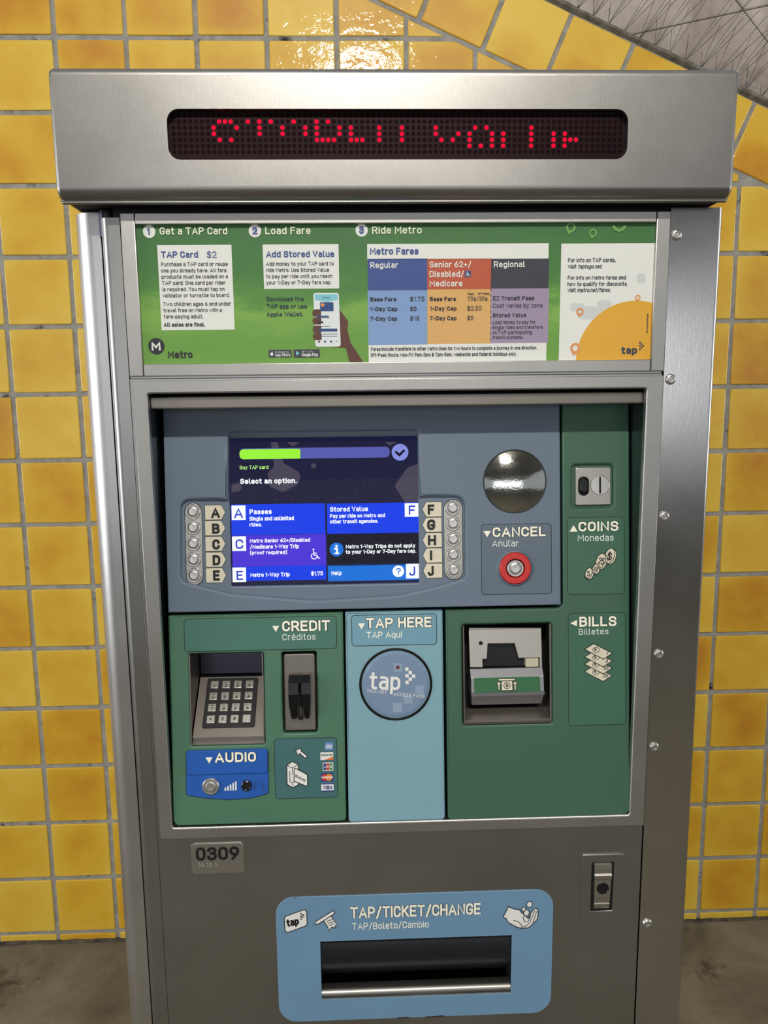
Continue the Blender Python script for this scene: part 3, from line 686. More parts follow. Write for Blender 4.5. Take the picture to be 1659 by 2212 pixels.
# card two
mb = MB(); pp(mb, (-0.1657,1.5576,-0.0743,1.6095), 'p_white')
pt(mb, 'Add Stored Value', (-0.1618,1.5944,0.0821,0.0075), 'p_navy', .19)
for s_, T in zip(('Add money to your TAP card to', 'ride Metro. Use Stored Value', 'to pay per ride until you reach', 'your 1-Day or 7-Day fare cap.'), ((-0.1621,1.5847,0.0817,0.0046), (-0.1624,1.5774,0.0761,0.0046), (-0.1626,1.5701,0.0802,0.0046), (-0.1629,1.5628,0.0791,0.0046))): pt(mb, s_, T, 'p_text', .15)
for s_, T in zip(('Download the', 'TAP app or use', 'Apple Wallet.'), ((-0.163,1.5434,0.045,0.0049), (-0.1633,1.5344,0.049,0.0052), (-0.1636,1.5251,0.0446,0.0052))): pt(mb, s_, T, 'p_green_dk', .2)
for R_, a, b, Ta, Tb in (((-0.1627,1.4757,-0.1346,1.4849), 'Download on the', 'App Store', (-0.1549,1.4815,0.017,0.0017), (-0.1551,1.477,0.0188,0.0039)), ((-0.1321,1.4753,-0.0999,1.4852), 'GET IT ON', 'Google Play', (-0.1219,1.4817,0.0131,0.0017), (-0.1221,1.4767,0.0199,0.0042))):
    mb.cur = ix['p_dark']; mb.fill(rrect(R_, .0014, 3), (), -.0056); pt(mb, a, Ta, 'p_phone', .14); pt(mb, b, Tb, 'p_white', .15)
m_ = (-0.127095,1.480639,0.000569,0.000560); mb.cur = ix['p_sky']; mb.fill(mp(m_, [(-3.5, 5), (-3.5, -5), (4.5, 0)]), (), -.0052)
m_ = (-0.158940,1.479816,0.000568,0.000559); mb.cur = ix['p_white']; mb.fill(circ(m_[0], m_[1], .0020, 14), (), -.0052); mb.fill(circ(m_[0] + .0005, m_[1] + .0026, .0006, 8), (), -.0052)
part('app_print', mb, pm, pos)
# hand holding a phone, printed
mb = MB(); m_ = (-0.090314,1.520904,0.000566,0.000553)
mb.cur = ix['p_skin']
mb.fill(mp(m_, rpath([(22, -20), (27, -22, 3), (33, -14), (46, 4), (44, 22), (50, 50), (77, 93), (47, 93), (40, 62), (10, 60), (22, 40)], True)), (), -.0055)
for dy in (-14, 3, 21, 37):
    mb.fill(mp(m_, rpath([(-31, dy - 8, 7), (-12, dy - 8, 3), (-12, dy + 8, 3), (-31, dy + 8, 7)], True)), (), -.00535)
mb.cur = ix['p_phone']; mb.fill(mp(m_, rpath([(-28, -57, 5), (27, -57, 5), (29, 59, 5), (-26, 59, 5)], True)), (), -.0054)
mb.cur = ix['p_sky']; mb.fill(mp(m_, [(-25, -54), (24, -54), (24, -42), (0, -38), (-25, -42)]), (), -.0052)
mb.cur = ix['p_btn']; mb.fill(mp(m_, rpath([(-14, -37, 2), (15, -37, 2), (15, -18, 2), (-14, -18, 2)], True)), (), -.0051)
mb.cur = ix['p_pin']; mb.fill(mp(m_, [(-9, -36), (-3, -32), (-9, -26), (-13, -32)]), (), -.0050)
for (a, b, c, d, k) in ((-21, -8, 4, -5, 'p_btn'), (-21, -4, 6, -3, 'p_text'), (-21, 4, -8, 8, 'p_black'), (-21, 14, 6, 15, 'p_text'), (-17, 20, 22, 26, 'p_btn'), (-17, 31, 22, 32, 'p_btn'), (-17, 36, 22, 37, 'p_btn'), (-20, 46, -16, 50, 'p_text'), (-7, 46, -3, 50, 'p_btn'), (6, 46, 10, 50, 'p_text'), (18, 47, 22, 48, 'p_text')):
    mb.cur = ix[k]; mb.fill(mp(m_, [(a, b), (c, b), (c, d), (a, d)]), (), -.0051)
pt(mb, 'TAP Card', (-0.096,1.5457,0.0096,0.0019), 'p_dark', .2)
part('phone_print', mb, pm, pos)
# fares table
mb = MB()
pp(mb, (-0.0397,1.591,0.182,1.6094), 'p_white'); pp(mb, (-0.0394,1.5547,0.0332,1.5922), 'p_navy'); pp(mb, (0.0333,1.5553,0.1118,1.5918), 'p_orange'); pp(mb, (0.1114,1.5559,0.1827,1.5914), 'p_dark')
pp(mb, (-0.0399,1.4898,0.033,1.5552), 'p_lblue'); pp(mb, (0.0332,1.4903,0.1119,1.5558), 'p_tan'); pp(mb, (0.1112,1.4907,0.1836,1.5564), 'p_mauve'); pp(mb, (-0.0397,1.4665,0.1818,1.4921), 'p_white', -.0057)
pt(mb, 'Metro Fares', (-0.0365,1.597,0.0591,0.0081), 'p_navy', .2)
pt(mb, 'Regular', (-0.0361,1.5813,0.0338,0.007), 'p_white', .17); pt(mb, 'Senior 62+/', (0.0361,1.5815,0.051,0.0071), 'p_white', .17); pt(mb, 'Disabled/', (0.0361,1.5703,0.042,0.0071), 'p_white', .17)
pt(mb, 'Medicare', (0.036,1.5591,0.0404,0.0071), 'p_white', .17); pt(mb, 'Regional', (0.1149,1.5813,0.0382,0.0071), 'p_white', .17)
pp(mb, (0.0792,1.5703,0.0866,1.5774), 'p_btn', -.0053); wc = (0.082876,1.573826,0.000568,0.000547)
def wheelchair(mb, m, k, w, sw):
    s_ = k
    hp = lambda pts: [(m[0] + a * s_ * m[2], m[1] - b * s_ * m[3]) for a, b in pts]
    mb.fill(circ(m[0] - 2.5 * s_ * m[2], m[1] + 9.0 * s_ * m[3], 1.7 * s_ * m[2], 10), (), w)
    mb.ribbon(hp([(-2.2, -5.6), (-1.4, 2), (4, 2), (7, 8), (9, 7.2)]), sw, w); mb.ribbon(hp([(-2, -2), (3, -2)]), sw, w)
    mb.ribbon([(m[0] + (-1.2 + 5.4 * math.cos(t)) * s_ * m[2], m[1] - (3.6 - 5.4 * math.sin(t)) * s_ * m[3]) for t in [math.radians(130 + 220 * i / 14) for i in range(15)]], sw, w)
mb.cur = ix['p_white']; wheelchair(mb, wc, .5, -.0051, .0006)
for s_, T in (('Base Fare', (-0.0367,1.542,0.0318,0.0049)), ('1-Day Cap', (-0.0368,1.5304,0.033,0.005)), ('7-Day Cap', (-0.037,1.5188,0.033,0.005)), ('Base Fare', (0.0363,1.5418,0.0322,0.005)), ('1-Day Cap', (0.0363,1.5304,0.0328,0.005)), ('7-Day Cap', (0.0363,1.5188,0.0329,0.005))): pt(mb, s_, T, 'p_black', .2)
for s_, T in (('$1.75', (0.0121,1.5417,0.0176,0.0055)), ('$5', (0.0121,1.5303,0.008,0.0052)), ('$18', (0.012,1.5187,0.0114,0.0053)), ('75\u00a2/35\u00a2', (0.0828,1.5417,0.0246,0.0052)), ('$2.50', (0.0826,1.5301,0.0175,0.0055)), ('$5', (0.0826,1.5187,0.0077,0.0053))): pt(mb, s_, T, 'p_text', .14)
pt(mb, 'Peak', (0.0827,1.5486,0.008,0.0028), 'p_black', .16); pt(mb, 'Off-Peak', (0.0953,1.5488,0.0143,0.0028), 'p_black', .16)
pt(mb, 'EZ Transit Pass', (0.1142,1.542,0.051,0.0052), 'p_text', .2); pt(mb, 'Cost varies by zone', (0.1143,1.5332,0.0615,0.0053), 'p_text', .13); pt(mb, 'Stored Value', (0.1141,1.5218,0.0417,0.005), 'p_text', .2)
for s_, T in (('Load money to pay for', (0.1142,1.5137,0.0533,0.0045)), ('single rides and transfers', (0.114,1.5076,0.0623,0.0045)), ('on TAP-participating', (0.1141,1.5014,0.0491,0.0045)), ('transit systems.', (0.1141,1.4956,0.0381,0.0042))): pt(mb, s_, T, 'p_text', .14)
pt(mb, 'Fares include transfers to other Metro lines for two hours to complete a journey in one direction.', (-0.0369,1.4826,0.2068,0.0045), 'p_text', .16, seg=2)
pt(mb, 'Off-Peak Hours: Mon-Fri 9am-3pm & 7pm-5am, weekends and federal holidays only.', (-0.037,1.4753,0.1815,0.0045), 'p_text', .16, seg=2)
part('fares_table_print', mb, pm, pos)
# info card at the right
mb = MB(); IC = (0.1975,1.4686,0.3197,1.6089); pp(mb, IC, 'p_white')
mb.cur = ix['p_mapgrey']
for R_, r_ in (((0.2102,1.5285,0.2278,1.538), .004), ((0.2207,1.5182,0.2501,1.5341), .006), ((0.2436,1.5321,0.2624,1.5417), .006), ((0.2496,1.5126,0.2607,1.535), .004), ((0.292,1.5612,0.3029,1.5734), .004)): mb.fill(rrect(R_, r_, 4), (), -.00558 + .00002 * (hash_ := globals().get('hash_', 0) + 1))
cc = (0.2927,1.4682,0.0735)
pts_ = [p_ for p_ in [(cc[0] + cc[2] * math.cos(math.radians(a)), cc[1] + cc[2] * .985 * math.sin(math.radians(a))) for a in range(70, 181, 3)]]
pts_ = [(IC[2], IC[1])] + [(IC[2], cc[1] + math.sqrt(max(0, cc[2] ** 2 - (IC[2] - cc[0]) ** 2)) * .985)] + [p_ for p_ in pts_ if p_[0] < IC[2] - .001 and p_[1] > IC[1]] + [(cc[0] - cc[2], IC[1])]
mb.cur = ix['p_yellow']; mb.fill(pts_, (), -.0054)
for s_, T, sl in (('For info on TAP cards,', (0.2061,1.5868,0.059,0.0049), 0), ('visit', (0.2063,1.5794,0.0103,0.0049), 0), ('taptogo.net.', (0.2186,1.5793,0.0301,0.0049), .2), ('For info on Metro fares and', (0.2063,1.566,0.0722,0.0049), 0), ('how to qualify for discounts,', (0.2062,1.5585,0.0749,0.005), 0), ('visit', (0.2064,1.5514,0.0104,0.005), 0), ('metro.net/fares.', (0.2185,1.5513,0.0415,0.005), .2)): pt(mb, s_, T, 'p_text', .16, slant=sl)
def pin(mb, m, r, k, fillk=None):
    mb.cur = ix[k]; o = circ(m[0], m[1], r, 22); o2 = [(x, y) if math.hypot(x - m[0] + r * .2, y - m[1] + r) > r * .62 else (m[0] - r * .35, m[1] - r * 1.45) for x, y in o]
    mb.fill(o2, [circ(m[0], m[1], r * .55, 16)], -.0052)
for m_, r_, k in (((0.2226,1.5279,0.0046), .0046, 'p_pin'), ((0.2944,1.5441,0.0035), .0034, 'p_pin'), ((0.218,1.4837,0.0064), .0064, 'p_pin'), ((0.2084,1.6277,0.0057), .006, 'p_pin_green'), ((0.2359,1.6211,0.0051), .005, 'p_pin_green')): pin(mb, m_, r_, k)
m_ = (0.268,1.6313,0.0091); mb.cur = ix['p_pin_green']; a_ = [math.radians(t) for t in range(190, 351, 10)]
mb.fill([(m_[0] + m_[2] * math.cos(t), m_[1] + m_[2] * math.sin(t)) for t in a_] + [(m_[0] + m_[2] * .6 * math.cos(t), m_[1] + m_[2] * .6 * math.sin(t)) for t in a_[::-1]], (), -.0052)
pt(mb, 'tap', (0.276,1.4758,0.0199,0.0091), 'p_dark', .26)
def chevron(mb, m, k, s_, w):
    for a, b in ((0, 0), (1, 1), (0, 2), (2, 2), (1, 3), (0, 4)):
        x = m[0] + a * s_; z = m[1] - b * s_; mb.fill(rect((x, z - s_, x + s_, z)), (), w)
mb.cur = ix['p_dark']; m_ = (0.298249,1.490868,0.000585,0.000566); chevron(mb, m_, 0, .0021, -.0052)
pt(mb, 'taptogo.net metro.net', ((0.3067,1.5251,0.0244,-0.0022)[0], (0.3067,1.5251,0.0244,-0.0022)[1], .024, .0022), 'p_dark', .16, rot=-math.pi / 2)
part('info_card_print', mb, pm, pos)
# agency mark
mb = MB(); c_ = (-0.2993,1.4906,0.0098); mb.cur = ix['p_black']; mb.fill(circ(*c_, 32), (), -.0055)
pt(mb, 'M', (-0.3052,1.4856,0.0112,0.01), 'p_white', .26); pt(mb, 'Metro', (-0.2858,1.476,0.0299,0.0089), 'p_black', .2)
part('agency_mark', mb, pm, pos)
mb = MB(); mb.fill(rect(grow(OP, .002)), (), -.0035); part('cover_pane', mb, 'pane', root)

# ---- bezel round the recess
BO = ((-0.3293,1.4484)[0], (-0.3298,0.8406)[1], (0.3292,1.4466)[0], (-0.3292,1.4489)[1]); BI = ((-0.3122,1.4325)[0], (-0.3135,0.8569)[1], (0.3083,1.4297)[0], (-0.3122,1.4331)[1])
mb = MB(); mb.slab(rect(BO), -.009, 0, .0012, [rrect(BI, .003, 3)], .0022, seg=3); bez = part('bezel', mb, 'frame', root)
R_ = (-0.3134,1.414,0.3111,1.4294)
mb = MB(); mb.slab(rect(R_), -.024, -.012, .0022, back=True); part('shutter_rail', mb, 'well', root)
mb = MB(); mb2 = MB()
mb.add([(BI[0] - .0035, BI[1] - .004, -.005), (BI[0] - .0035, BI[3] + .004, -.005), (BI[0] - .0035, BI[3] + .004, -.11), (BI[0] - .0035, BI[1] - .004, -.11)], [(0, 3, 2, 1)])
mb2.add([(BI[2] + .0035, BI[1] - .004, -.005), (BI[2] + .0035, BI[3] + .004, -.005), (BI[2] + .0035, BI[3] + .004, -.11), (BI[2] + .0035, BI[1] - .004, -.11)], [(0, 1, 2, 3)])
part('recess_side', mb, 'liner', root); part('recess_side', mb2, 'liner', root)
mb = MB()
mb.add([(BI[0] - .004, BI[3] + .003, -.005), (BI[2] + .004, BI[3] + .003, -.005), (BI[2] + .004, BI[3] + .003, -.11), (BI[0] - .004, BI[3] + .003, -.11)], [(0, 1, 2, 3)])
mb.add([(BI[0] - .004, BI[1] - .003, -.005), (BI[2] + .004, BI[1] - .003, -.005), (BI[2] + .004, BI[1] - .003, -.11), (BI[0] - .004, BI[1] - .003, -.11)], [(0, 3, 2, 1)])
mb.add([(BI[0] - .004, BI[1] - .003, -.112), (BI[2] + .004, BI[1] - .003, -.112), (BI[2] + .004, BI[3] + .003, -.112), (BI[0] - .004, BI[3] + .003, -.112)], [(0, 1, 2, 3)])
part('recess_back', mb, 'gap', root)

# ---- slate blue upper panel
ub = (-0.3078,0.271,0.2155,0.5585); ULX0 = (-0.3109,0.4171)[0]; URX = (0.2162,0.4088)[0]; UTOP = (-0.0987,0.5561)[1]; UBOT = (-0.1037,0.2793)[1]
tray = rpath([(-0.2932,0.3208) + (.012,), (-0.2905,0.4291) + (.012,), (-0.2284,0.4281) + (.001,), (-0.2258,0.5174) + (.003,), (0.0255,0.5173) + (.003,), (0.0256,0.4285) + (.001,), (0.087,0.4282) + (.014,), (0.0871,0.3186) + (.008,),
              (0.0458,0.3069) + (.05,), (-0.0042,0.2967) + (.05,), (-0.1158,0.292) + (.09,), (-0.2264,0.3029) + (.05,)], True, 5)
mb = MB(); mb.slab(rect((ULX0, UBOT, URX, UTOP)), -.02, 0, .0022, [tray], .0038, seg=4)
up = part('upper_panel', mb, 'blue', root, PANEL, label='slate blue upper control panel')
TD = -.0062
SG = (-0.2265,0.3129,0.0242,0.5082)
sop = rrect((-0.2276,0.3121,0.0252,0.5098), .002, 3)
mb = MB(); mb.slab(ccw([(a, b) for a, b in inset(ccw(tray), -.002)]), TD - .004, TD, 0, [sop], .0025, seg=3); part('button_bay', mb, 'blue', up, PANEL)
# screen
mb = MB(); mb.box(SG[0] - .004, SG[1] - .004, -.022, SG[2] + .004, SG[3] + .004, -.0125)
scr = part('screen', mb, 's_bg', up, PANEL, label='lit touch screen showing a buy card menu')
sm_ = ['s_bg', 's_blue', 's_purple', 's_cyan', 's_white', 's_green', 's_bar', 's_check', 's_dark', 's_txtgreen', 's_letter', 's_map']; sx_ = {k: i for i, k in enumerate(sm_)}
def sp2(R_, k, w=-.0123, r=0): smb.cur = sx_[k]; smb.fill(rrect(R_, r, 6) if r else rect(R_), (), w)
def st(s_, T, k='s_white', wt=.2, **kw): smb.cur = sx_[k]; text(smb, s_, T, wt, -.0119, **kw)
smb = MB()
for o_ in (rpath([(-0.1714,0.5045), (-0.1621,0.5044), (-0.1553,0.4764) + (.006,), (-0.132,0.4624) + (.008,), (-0.1354,0.4482) + (.006,), (-0.1561,0.4373) + (.006,), (-0.1739,0.4444) + (.004,), (-0.1766,0.4631) + (.004,), (-0.1678,0.4716) + (.004,)], True),
           rpath([(0.0264,0.4726), (0.0114,0.4679) + (.004,), (-0.0065,0.4432) + (.004,), (0.0082,0.4204), (0.0257,0.4189)], True),
           rpath([(-0.1498,0.5042), (-0.1331,0.504), (-0.1425,0.4979) + (.003,)], True), rpath([(-0.2251,0.4477), (-0.2127,0.4512) + (.004,), (-0.2117,0.44) + (.004,), (-0.2253,0.4377)], True),
           rpath([(-0.0181,0.5025), (-0.0019,0.5023), (-0.012,0.4975) + (.003,)], True), rpath([(-0.1206,0.4759) + (.003,), (-0.1082,0.4745) + (.003,), (-0.1158,0.4659) + (.003,)], True)):
    smb.cur = sx_['s_map']; smb.fill(ccw(o_), (), -.0124)
sp2((-0.2136,0.4819,-0.0122,0.4964), 's_bar', r=.0056); sp2((-0.2136,0.482,-0.1323,0.4952), 's_green', -.0121, .0056)
q_ = (-0.1748,0.482,-0.1323,0.4947); sp2(q_, 's_green', -.0121)
c_ = (0.0017,0.4886,0.0113); smb.cur = sx_['s_check']; smb.fill(circ(*c_, 32), (), -.0121)
m_ = (0.001660,0.487960,0.000625,0.000623); smb.cur = sx_['s_dark']; smb.ribbon(mp(m_, [(-8, -1), (-1.5, 5), (8, -4)]), .0032, -.0119)
st('Buy TAP card', (-0.2135,0.4686,0.0383,0.005), 's_txtgreen', .16); st('Select an option.', (-0.2134,0.449,0.0755,0.0071), 's_white', .22)
sp2((-0.2264,0.3802,-0.1006,0.4216), 's_blue'); sp2((-0.098,0.3793,0.0259,0.4208), 's_blue'); sp2((-0.2261,0.3376,-0.1001,0.3798), 's_purple'); sp2((-0.2264,0.3181,-0.1004,0.338), 's_blue'); sp2((-0.0982,0.3157,0.0251,0.3382), 's_cyan'); sp2((-0.0981,0.3365,0.0253,0.3802), 's_dark')
for R_, ch, T in (((-0.2258,0.4007,-0.2071,0.4203), 'A', (-0.2224,0.4035,0.0117,0.0131)), ((0.007,0.4013,0.0256,0.4198), 'F', (0.0124,0.4041,0.0088,0.0125)), ((-0.2261,0.3589,-0.2074,0.3786), 'C', (-0.2215,0.3617,0.0105,0.0131)), ((-0.2265,0.317,-0.2083,0.3367), 'E', (-0.2212,0.3198,0.0087,0.0125)), ((0.0077,0.3176,0.0251,0.3375), 'J', (0.0119,0.3211,0.0082,0.0126))):
    sp2(R_, 's_white', -.0121); st(ch, T, 's_letter', .17)
st('Passes', (-0.2019,0.4081,0.0297,0.0068)); st('Single and unlimited', (-0.2021,0.3994,0.0595,0.0056)); st('rides.', (-0.2022,0.3916,0.0167,0.0053)); st('Stored Value', (-0.0938,0.4098,0.0512,0.0066)); st('Pay per ride on Metro and', (-0.094,0.4014,0.0743,0.0053)); st('other transit agencies.', (-0.0941,0.3939,0.0649,0.0053))
st('Metro Senior 62+/Disabled', (-0.2021,0.3698,0.0808,0.0053)); st('/Medicare 1-Way Trip', (-0.2023,0.3614,0.0658,0.0056)); st('(proof required)', (-0.2024,0.3539,0.0497,0.005))
st('Metro 1-Way Trips do not apply', (-0.0734,0.3597,0.094,0.0053)); st('to your 1-Day or 7-Day fare cap.', (-0.0736,0.3525,0.0953,0.0053)); st('Metro 1-Way Trip', (-0.2025,0.3235,0.0529,0.0056)); st('$1.75', (-0.1209,0.3239,0.0162,0.0057)); st('Help', (-0.0934,0.324,0.0138,0.0057))
m_ = (-0.115424,0.352901,0.000624,0.000627); smb.cur = sx_['s_white']; wheelchair(smb, m_, 1.15, -.0119, .0012)
c_ = (-0.086,0.3587,0.0094); smb.cur = sx_['s_cyan']; smb.fill(circ(*c_, 28), (), -.0121)
m_ = (-0.085975,0.358654,0.000625,0.000627); smb.cur = sx_['s_white']; smb.ribbon(mp(m_, [(-3, -2), (1, -2), (1, 8)]), .0026, -.0119); smb.ribbon(mp(m_, [(-4, 8), (5, 8)]), .0014, -.0119); smb.fill(circ(m_[0], m_[1] + 7.5 * m_[3], .0017, 12), (), -.0119)
c_ = (-0.0028,0.3276,0.0079); smb.fill(circ(*c_, 24), (), -.0121); st('?', (-0.0057,0.3233,0.0063,0.0088), 's_cyan', .17)
part('screen_image', smb, sm_, up, PANEL, label='menu lines, tiles and letters lit on the screen')
mb = MB(); mb.fill(rect(grow(SG, .001)), (), -.0100); part('screen_glass', mb, 'pane', up, PANEL)
# push buttons and their letter plates
bt = MB()
bt.smooth = True
bt.dome(0, 0, [(.0098, 0), (.0098, .0022), (.0090, .0032), (.0078, .0032), (.0070, .0022), (.0070, .0014), (.0067, .0014), (.0064, .0030), (.0050, .0036), (.0001, .0034)], 32)
bme = bt.mesh('push_button', 'bright')
for R_, rows in (((-0.2865,0.3152,-0.2647,0.4246), ((-0.2755,0.4133), (-0.2757,0.3923), (-0.2759,0.3709), (-0.2761,0.3496), (-0.276,0.3284))), ((0.0597,0.3161,0.0842,0.4235), ((0.0711,0.4127), (0.0712,0.3918), (0.0713,0.3709), (0.0714,0.3499), (0.0718,0.3289)))):
    mb = MB(); mb.slab(rrect(grow(R_, .0007), .0115, 8), TD, TD + .0003); part('strip_gap', mb, 'outline', up, PANEL)
    mb = MB(); mb.slab(rrect(R_, .0112, 8), TD, TD + .0012, .0004, seg=1); stp = part('button_strip', mb, 'satin', up, PANEL)
    for x, y in rows: put('push_button', bme, up, PANEL.M @ Matrix.Translation((x, y, TD + .0012)))
def letter_plate(m, w, h, d, ch, T):
    s_ = 1 if d > 0 else -1; a = -w / 2 * s_
    o_ = mp(m, rpath([(a, -h / 2, 2), (-a * .62, -h / 2, 1), (-a, 0, 1), (-a * .62, h / 2, 1), (a, h / 2, 2)], True, 2))
    o_ = ccw([q[:2] for q in o_])
    mb = MB(); mb.slab(inset(o_, -.0006), TD, TD + .0003); part('plate_edge', mb, 'outline', up, PANEL)
    mb = MB(); mb.slab(o_, TD, TD + .0009, .0002, seg=1); pl = part('letter_plate', mb, 'plate_cream', up, PANEL)
    mb = MB(); text(mb, ch, T, .22, TD + .0017, .0009); part('raised_letter', mb, 'rubber', up, PANEL)
    return pl
for m_, ch, T in (((-0.246525,0.411628,0.000613,0.000617), 'A', (-0.2516,0.4046,0.0113,0.0133)), ((-0.247017,0.390629,0.000613,0.000618), 'B', (-0.2509,0.3833,0.0101,0.0136)), ((-0.247203,0.369590,0.000614,0.000619), 'C', (-0.2511,0.3622,0.0098,0.0136)), ((-0.247083,0.348511,0.000614,0.000620), 'D', (-0.2512,0.3411,0.0101,0.0136)), ((-0.247269,0.327403,0.000615,0.000621), 'E', (-0.2511,0.3206,0.0089,0.0137))):
    letter_plate(m_, 43, 31, 1, ch, T)
for m_, ch, T in (((0.043501,0.411031,0.000624,0.000623), 'F', (0.0375,0.4043,0.0087,0.0134)), ((0.043245,0.390154,0.000624,0.000624), 'G', (0.0366,0.3834,0.0106,0.0143)), ((0.043305,0.369549,0.000625,0.000625), 'H', (0.0373,0.3628,0.0109,0.0137)), ((0.043365,0.348912,0.000625,0.000626), 'I', (0.0398,0.3427,0.0031,0.0131)), ((0.043425,0.328241,0.000626,0.000627), 'J', (0.0365,0.3215,0.0081,0.0132))):
    letter_plate(m_, 41, 31, -1, ch, T)
def braille(mb, m, cells, w, r=.0006, px=2.4):
    """m = local pixel map; cells = [(col, row), ...]"""
    for a, b in cells:
        x = m[0] + a * m[2]; y = m[1] - b * m[3]
        mb.add([(x - r, y, w), (x, y - r, w), (x + r, y, w), (x, y + r, w), (x, y, w + r * .8)], [(0, 1, 4), (1, 2, 4), (2, 3, 4), (3, 0, 4)])
def bcells(nc, nr, seed, cw=13.0, ch=16.0):
    rr = random.Random(seed); out = []
    for j in range(nr):
        for i in range(nc):
            if rr.random() < .22: continue
            for a in (0, 4.2):
                for b in (0, 3.6, 7.2):
                    if rr.random() < .5: out.append((i * cw + a, j * ch + b))
    return out
mb = MB()
for m_, k in (((-0.257900,0.409959,0.000612,0.000617), 1), ((-0.258401,0.388964,0.000613,0.000618), 2), ((-0.258903,0.367935,0.000613,0.000619), 3), ((-0.258792,0.346862,0.000614,0.000620), 4), ((-0.258680,0.325753,0.000614,0.000621), 5), ((0.048778,0.408767,0.000624,0.000623), 6), ((0.048523,0.387570,0.000625,0.000624), 7), ((0.048900,0.366953,0.000625,0.000625), 8), ((0.048651,0.346314,0.000626,0.000626), 9), ((0.048403,0.325641,0.000626,0.000627), 10)): braille(mb, m_, bcells(1, 1, k), TD + .0009, .0005)
part('braille_dots', mb, 'plate_cream', up, PANEL, kind='stuff')
# convex mirror
c_ = (0.1545,0.447,0.0413); mb = MB(); mb.dome(c_[0], c_[1], [(c_[2] + .0016, .0001), (c_[2] + .0010, .0010), (c_[2] + .0002, .0008), (c_[2], -.002)], 64)
part('mirror_rim', mb, 'outline', up, PANEL)
mb = MB(); R_ = c_[2]; sph = .108
mb.dome(c_[0], c_[1], [(R_ * math.sin(math.pi / 2 * k / 16), math.sqrt(sph ** 2 - (R_ * math.sin(math.pi / 2 * k / 16)) ** 2) - math.sqrt(sph ** 2 - R_ ** 2) + .0003) for k in range(16, -1, -1)], 64)
part('convex_mirror', mb, 'mirror', up, PANEL, label='round convex mirror')
# inset label plates
def inset_label(R_, m, frame, parent, r=.004, w=0.0):
    mb = MB(); mb.slab(rrect(grow(R_, .0008), r + .0008), w - .0005, w + .00025); part('label_edge', mb, 'outline', parent, frame)
    mb = MB(); mb.slab(rrect(R_, r), w - .0005, w + .0006, .0002, seg=1); return part('label_plate', mb, m, parent, frame)
def raised(s_, T, parent, frame, m='cream', wt=.19, th=.0008, w=.0006, **kw):
    sh = MB(); text(sh, s_, (T[0] - .0006, T[1] - .0006, T[2] + .0012, T[3] + .0012), wt + .0012 / T[3], w + .0001, 0, **kw); part('lettering_edge', sh, 'outline', parent, frame)
    mb = MB(); text(mb, s_, T, wt, w + .0001 + th, th, **kw); return part('lettering', mb, m, parent, frame)
def thin(s_, T, parent, frame, m='palegrey', wt=.12, w=.0006, **kw):
    mb = MB(); text(mb, s_, T, wt, w + .0003, .0003, **kw); return part('lettering', mb, m, parent, frame)
def tri(m, d, s_, parent, frame, w=.0006):
    q = {'v': [(-8, -6.5), (8, -6.5), (0, 7)], '^': [(-8.5, 7), (8.5, 7), (0, -7)], '<': [(7, -7), (7, 7), (-7.5, 0)]}[d]
    o_ = ccw(mp(m, [(a * s_, b * s_) for a, b in q])); mb = MB(); mb.slab(o_, w - .0003, w + .0009, .0001, seg=1); part('arrow_mark', mb, 'cream', parent, frame)
inset_label((0.1091,0.2957,0.203,0.3893), 'lab_blue', PANEL, up)
raised('CANCEL', (0.1239,0.3729,0.0714,0.0131), up, PANEL); thin('Anular', (0.1232,0.3598,0.0357,0.0087), up, PANEL); tri((0.116450,0.377085,0.000625,0.000623), 'v', 1, up, PANEL)
mb = MB(); braille(mb, (0.132621,0.368397,0.000625,0.000624), [(i * 3.1, 0) for i in range(9)] + [(6, 3), (16, 3), (25, 3), (30, 3), (20, 6)], .0009, .0005); part('braille_dots', mb, 'palegrey', up, PANEL, kind='stuff')
c_ = (0.1536,0.3305,0.0213); mb = MB()
k_ = c_[2] / 34
mb.dome(c_[0], c_[1], [(40 * k_, .0006), (37 * k_, .0026), (35 * k_, .0030)], 48); part('button_collar', mb, 'lab_blue', up, PANEL)
mb = MB(); mb.dome(c_[0], c_[1], [(34.5 * k_, .0020), (34 * k_, .0034), (32 * k_, .0044), (21 * k_, .0044), (20 * k_, .0030), (20 * k_, .0008)], 48); part('cancel_ring', mb, 'redring', up, PANEL, label='red ring')
mb = MB(); mb.dome(c_[0], c_[1], [(20 * k_, .0006), (18.5 * k_, .0008)], 40); part('ring_gap', mb, 'gap', up, PANEL)
mb = MB(); mb.dome(c_[0], c_[1], [(18.5 * k_, .0006), (18.5 * k_, .0036), (17 * k_, .0048), (14 * k_, .0048), (12.6 * k_, .0034), (12.2 * k_, .0034), (11.8 * k_, .0046), (9 * k_, .0052), (.0001, .0050)], 40); part('cancel_button', mb, 'bright', up, PANEL)

# ---- lower panels
def pan(R_, m, label, bev=.0022): pass
LB = (-0.1712,-0.0081)[1]
lg = ((-0.313,0.1697)[0], (-0.1961,-0.0093)[1], (-0.0787,0.1641)[0], (-0.1901,0.2761)[1])
x_ = ((-0.0756,0.164)[0], (0.0556,0.1609)[0], (0.0594,0.1608)[0], (0.3108,0.1548)[0], (0.2191,0.4087)[0], (0.3084,0.4073)[0])
lg = (ULX0, lg[1], x_[0] - .0030, UBOT - .0045)
KO_ = rrect((-0.2853,0.0987,-0.1858,0.2233), .003); CO_ = rrect((-0.1616,0.1127,-0.1147,0.2231), .003)
mb = MB(); mb.slab(rpath([(lg[0], lg[1], .008), (lg[2], lg[1], .005), (lg[2], lg[3], .001), (lg[0], lg[3], .001)], True), -.02, 0, .0022, [KO_, CO_], .0030, seg=4)
gp = part('credit_panel', mb, 'green', root, PANEL, label='green credit card panel')
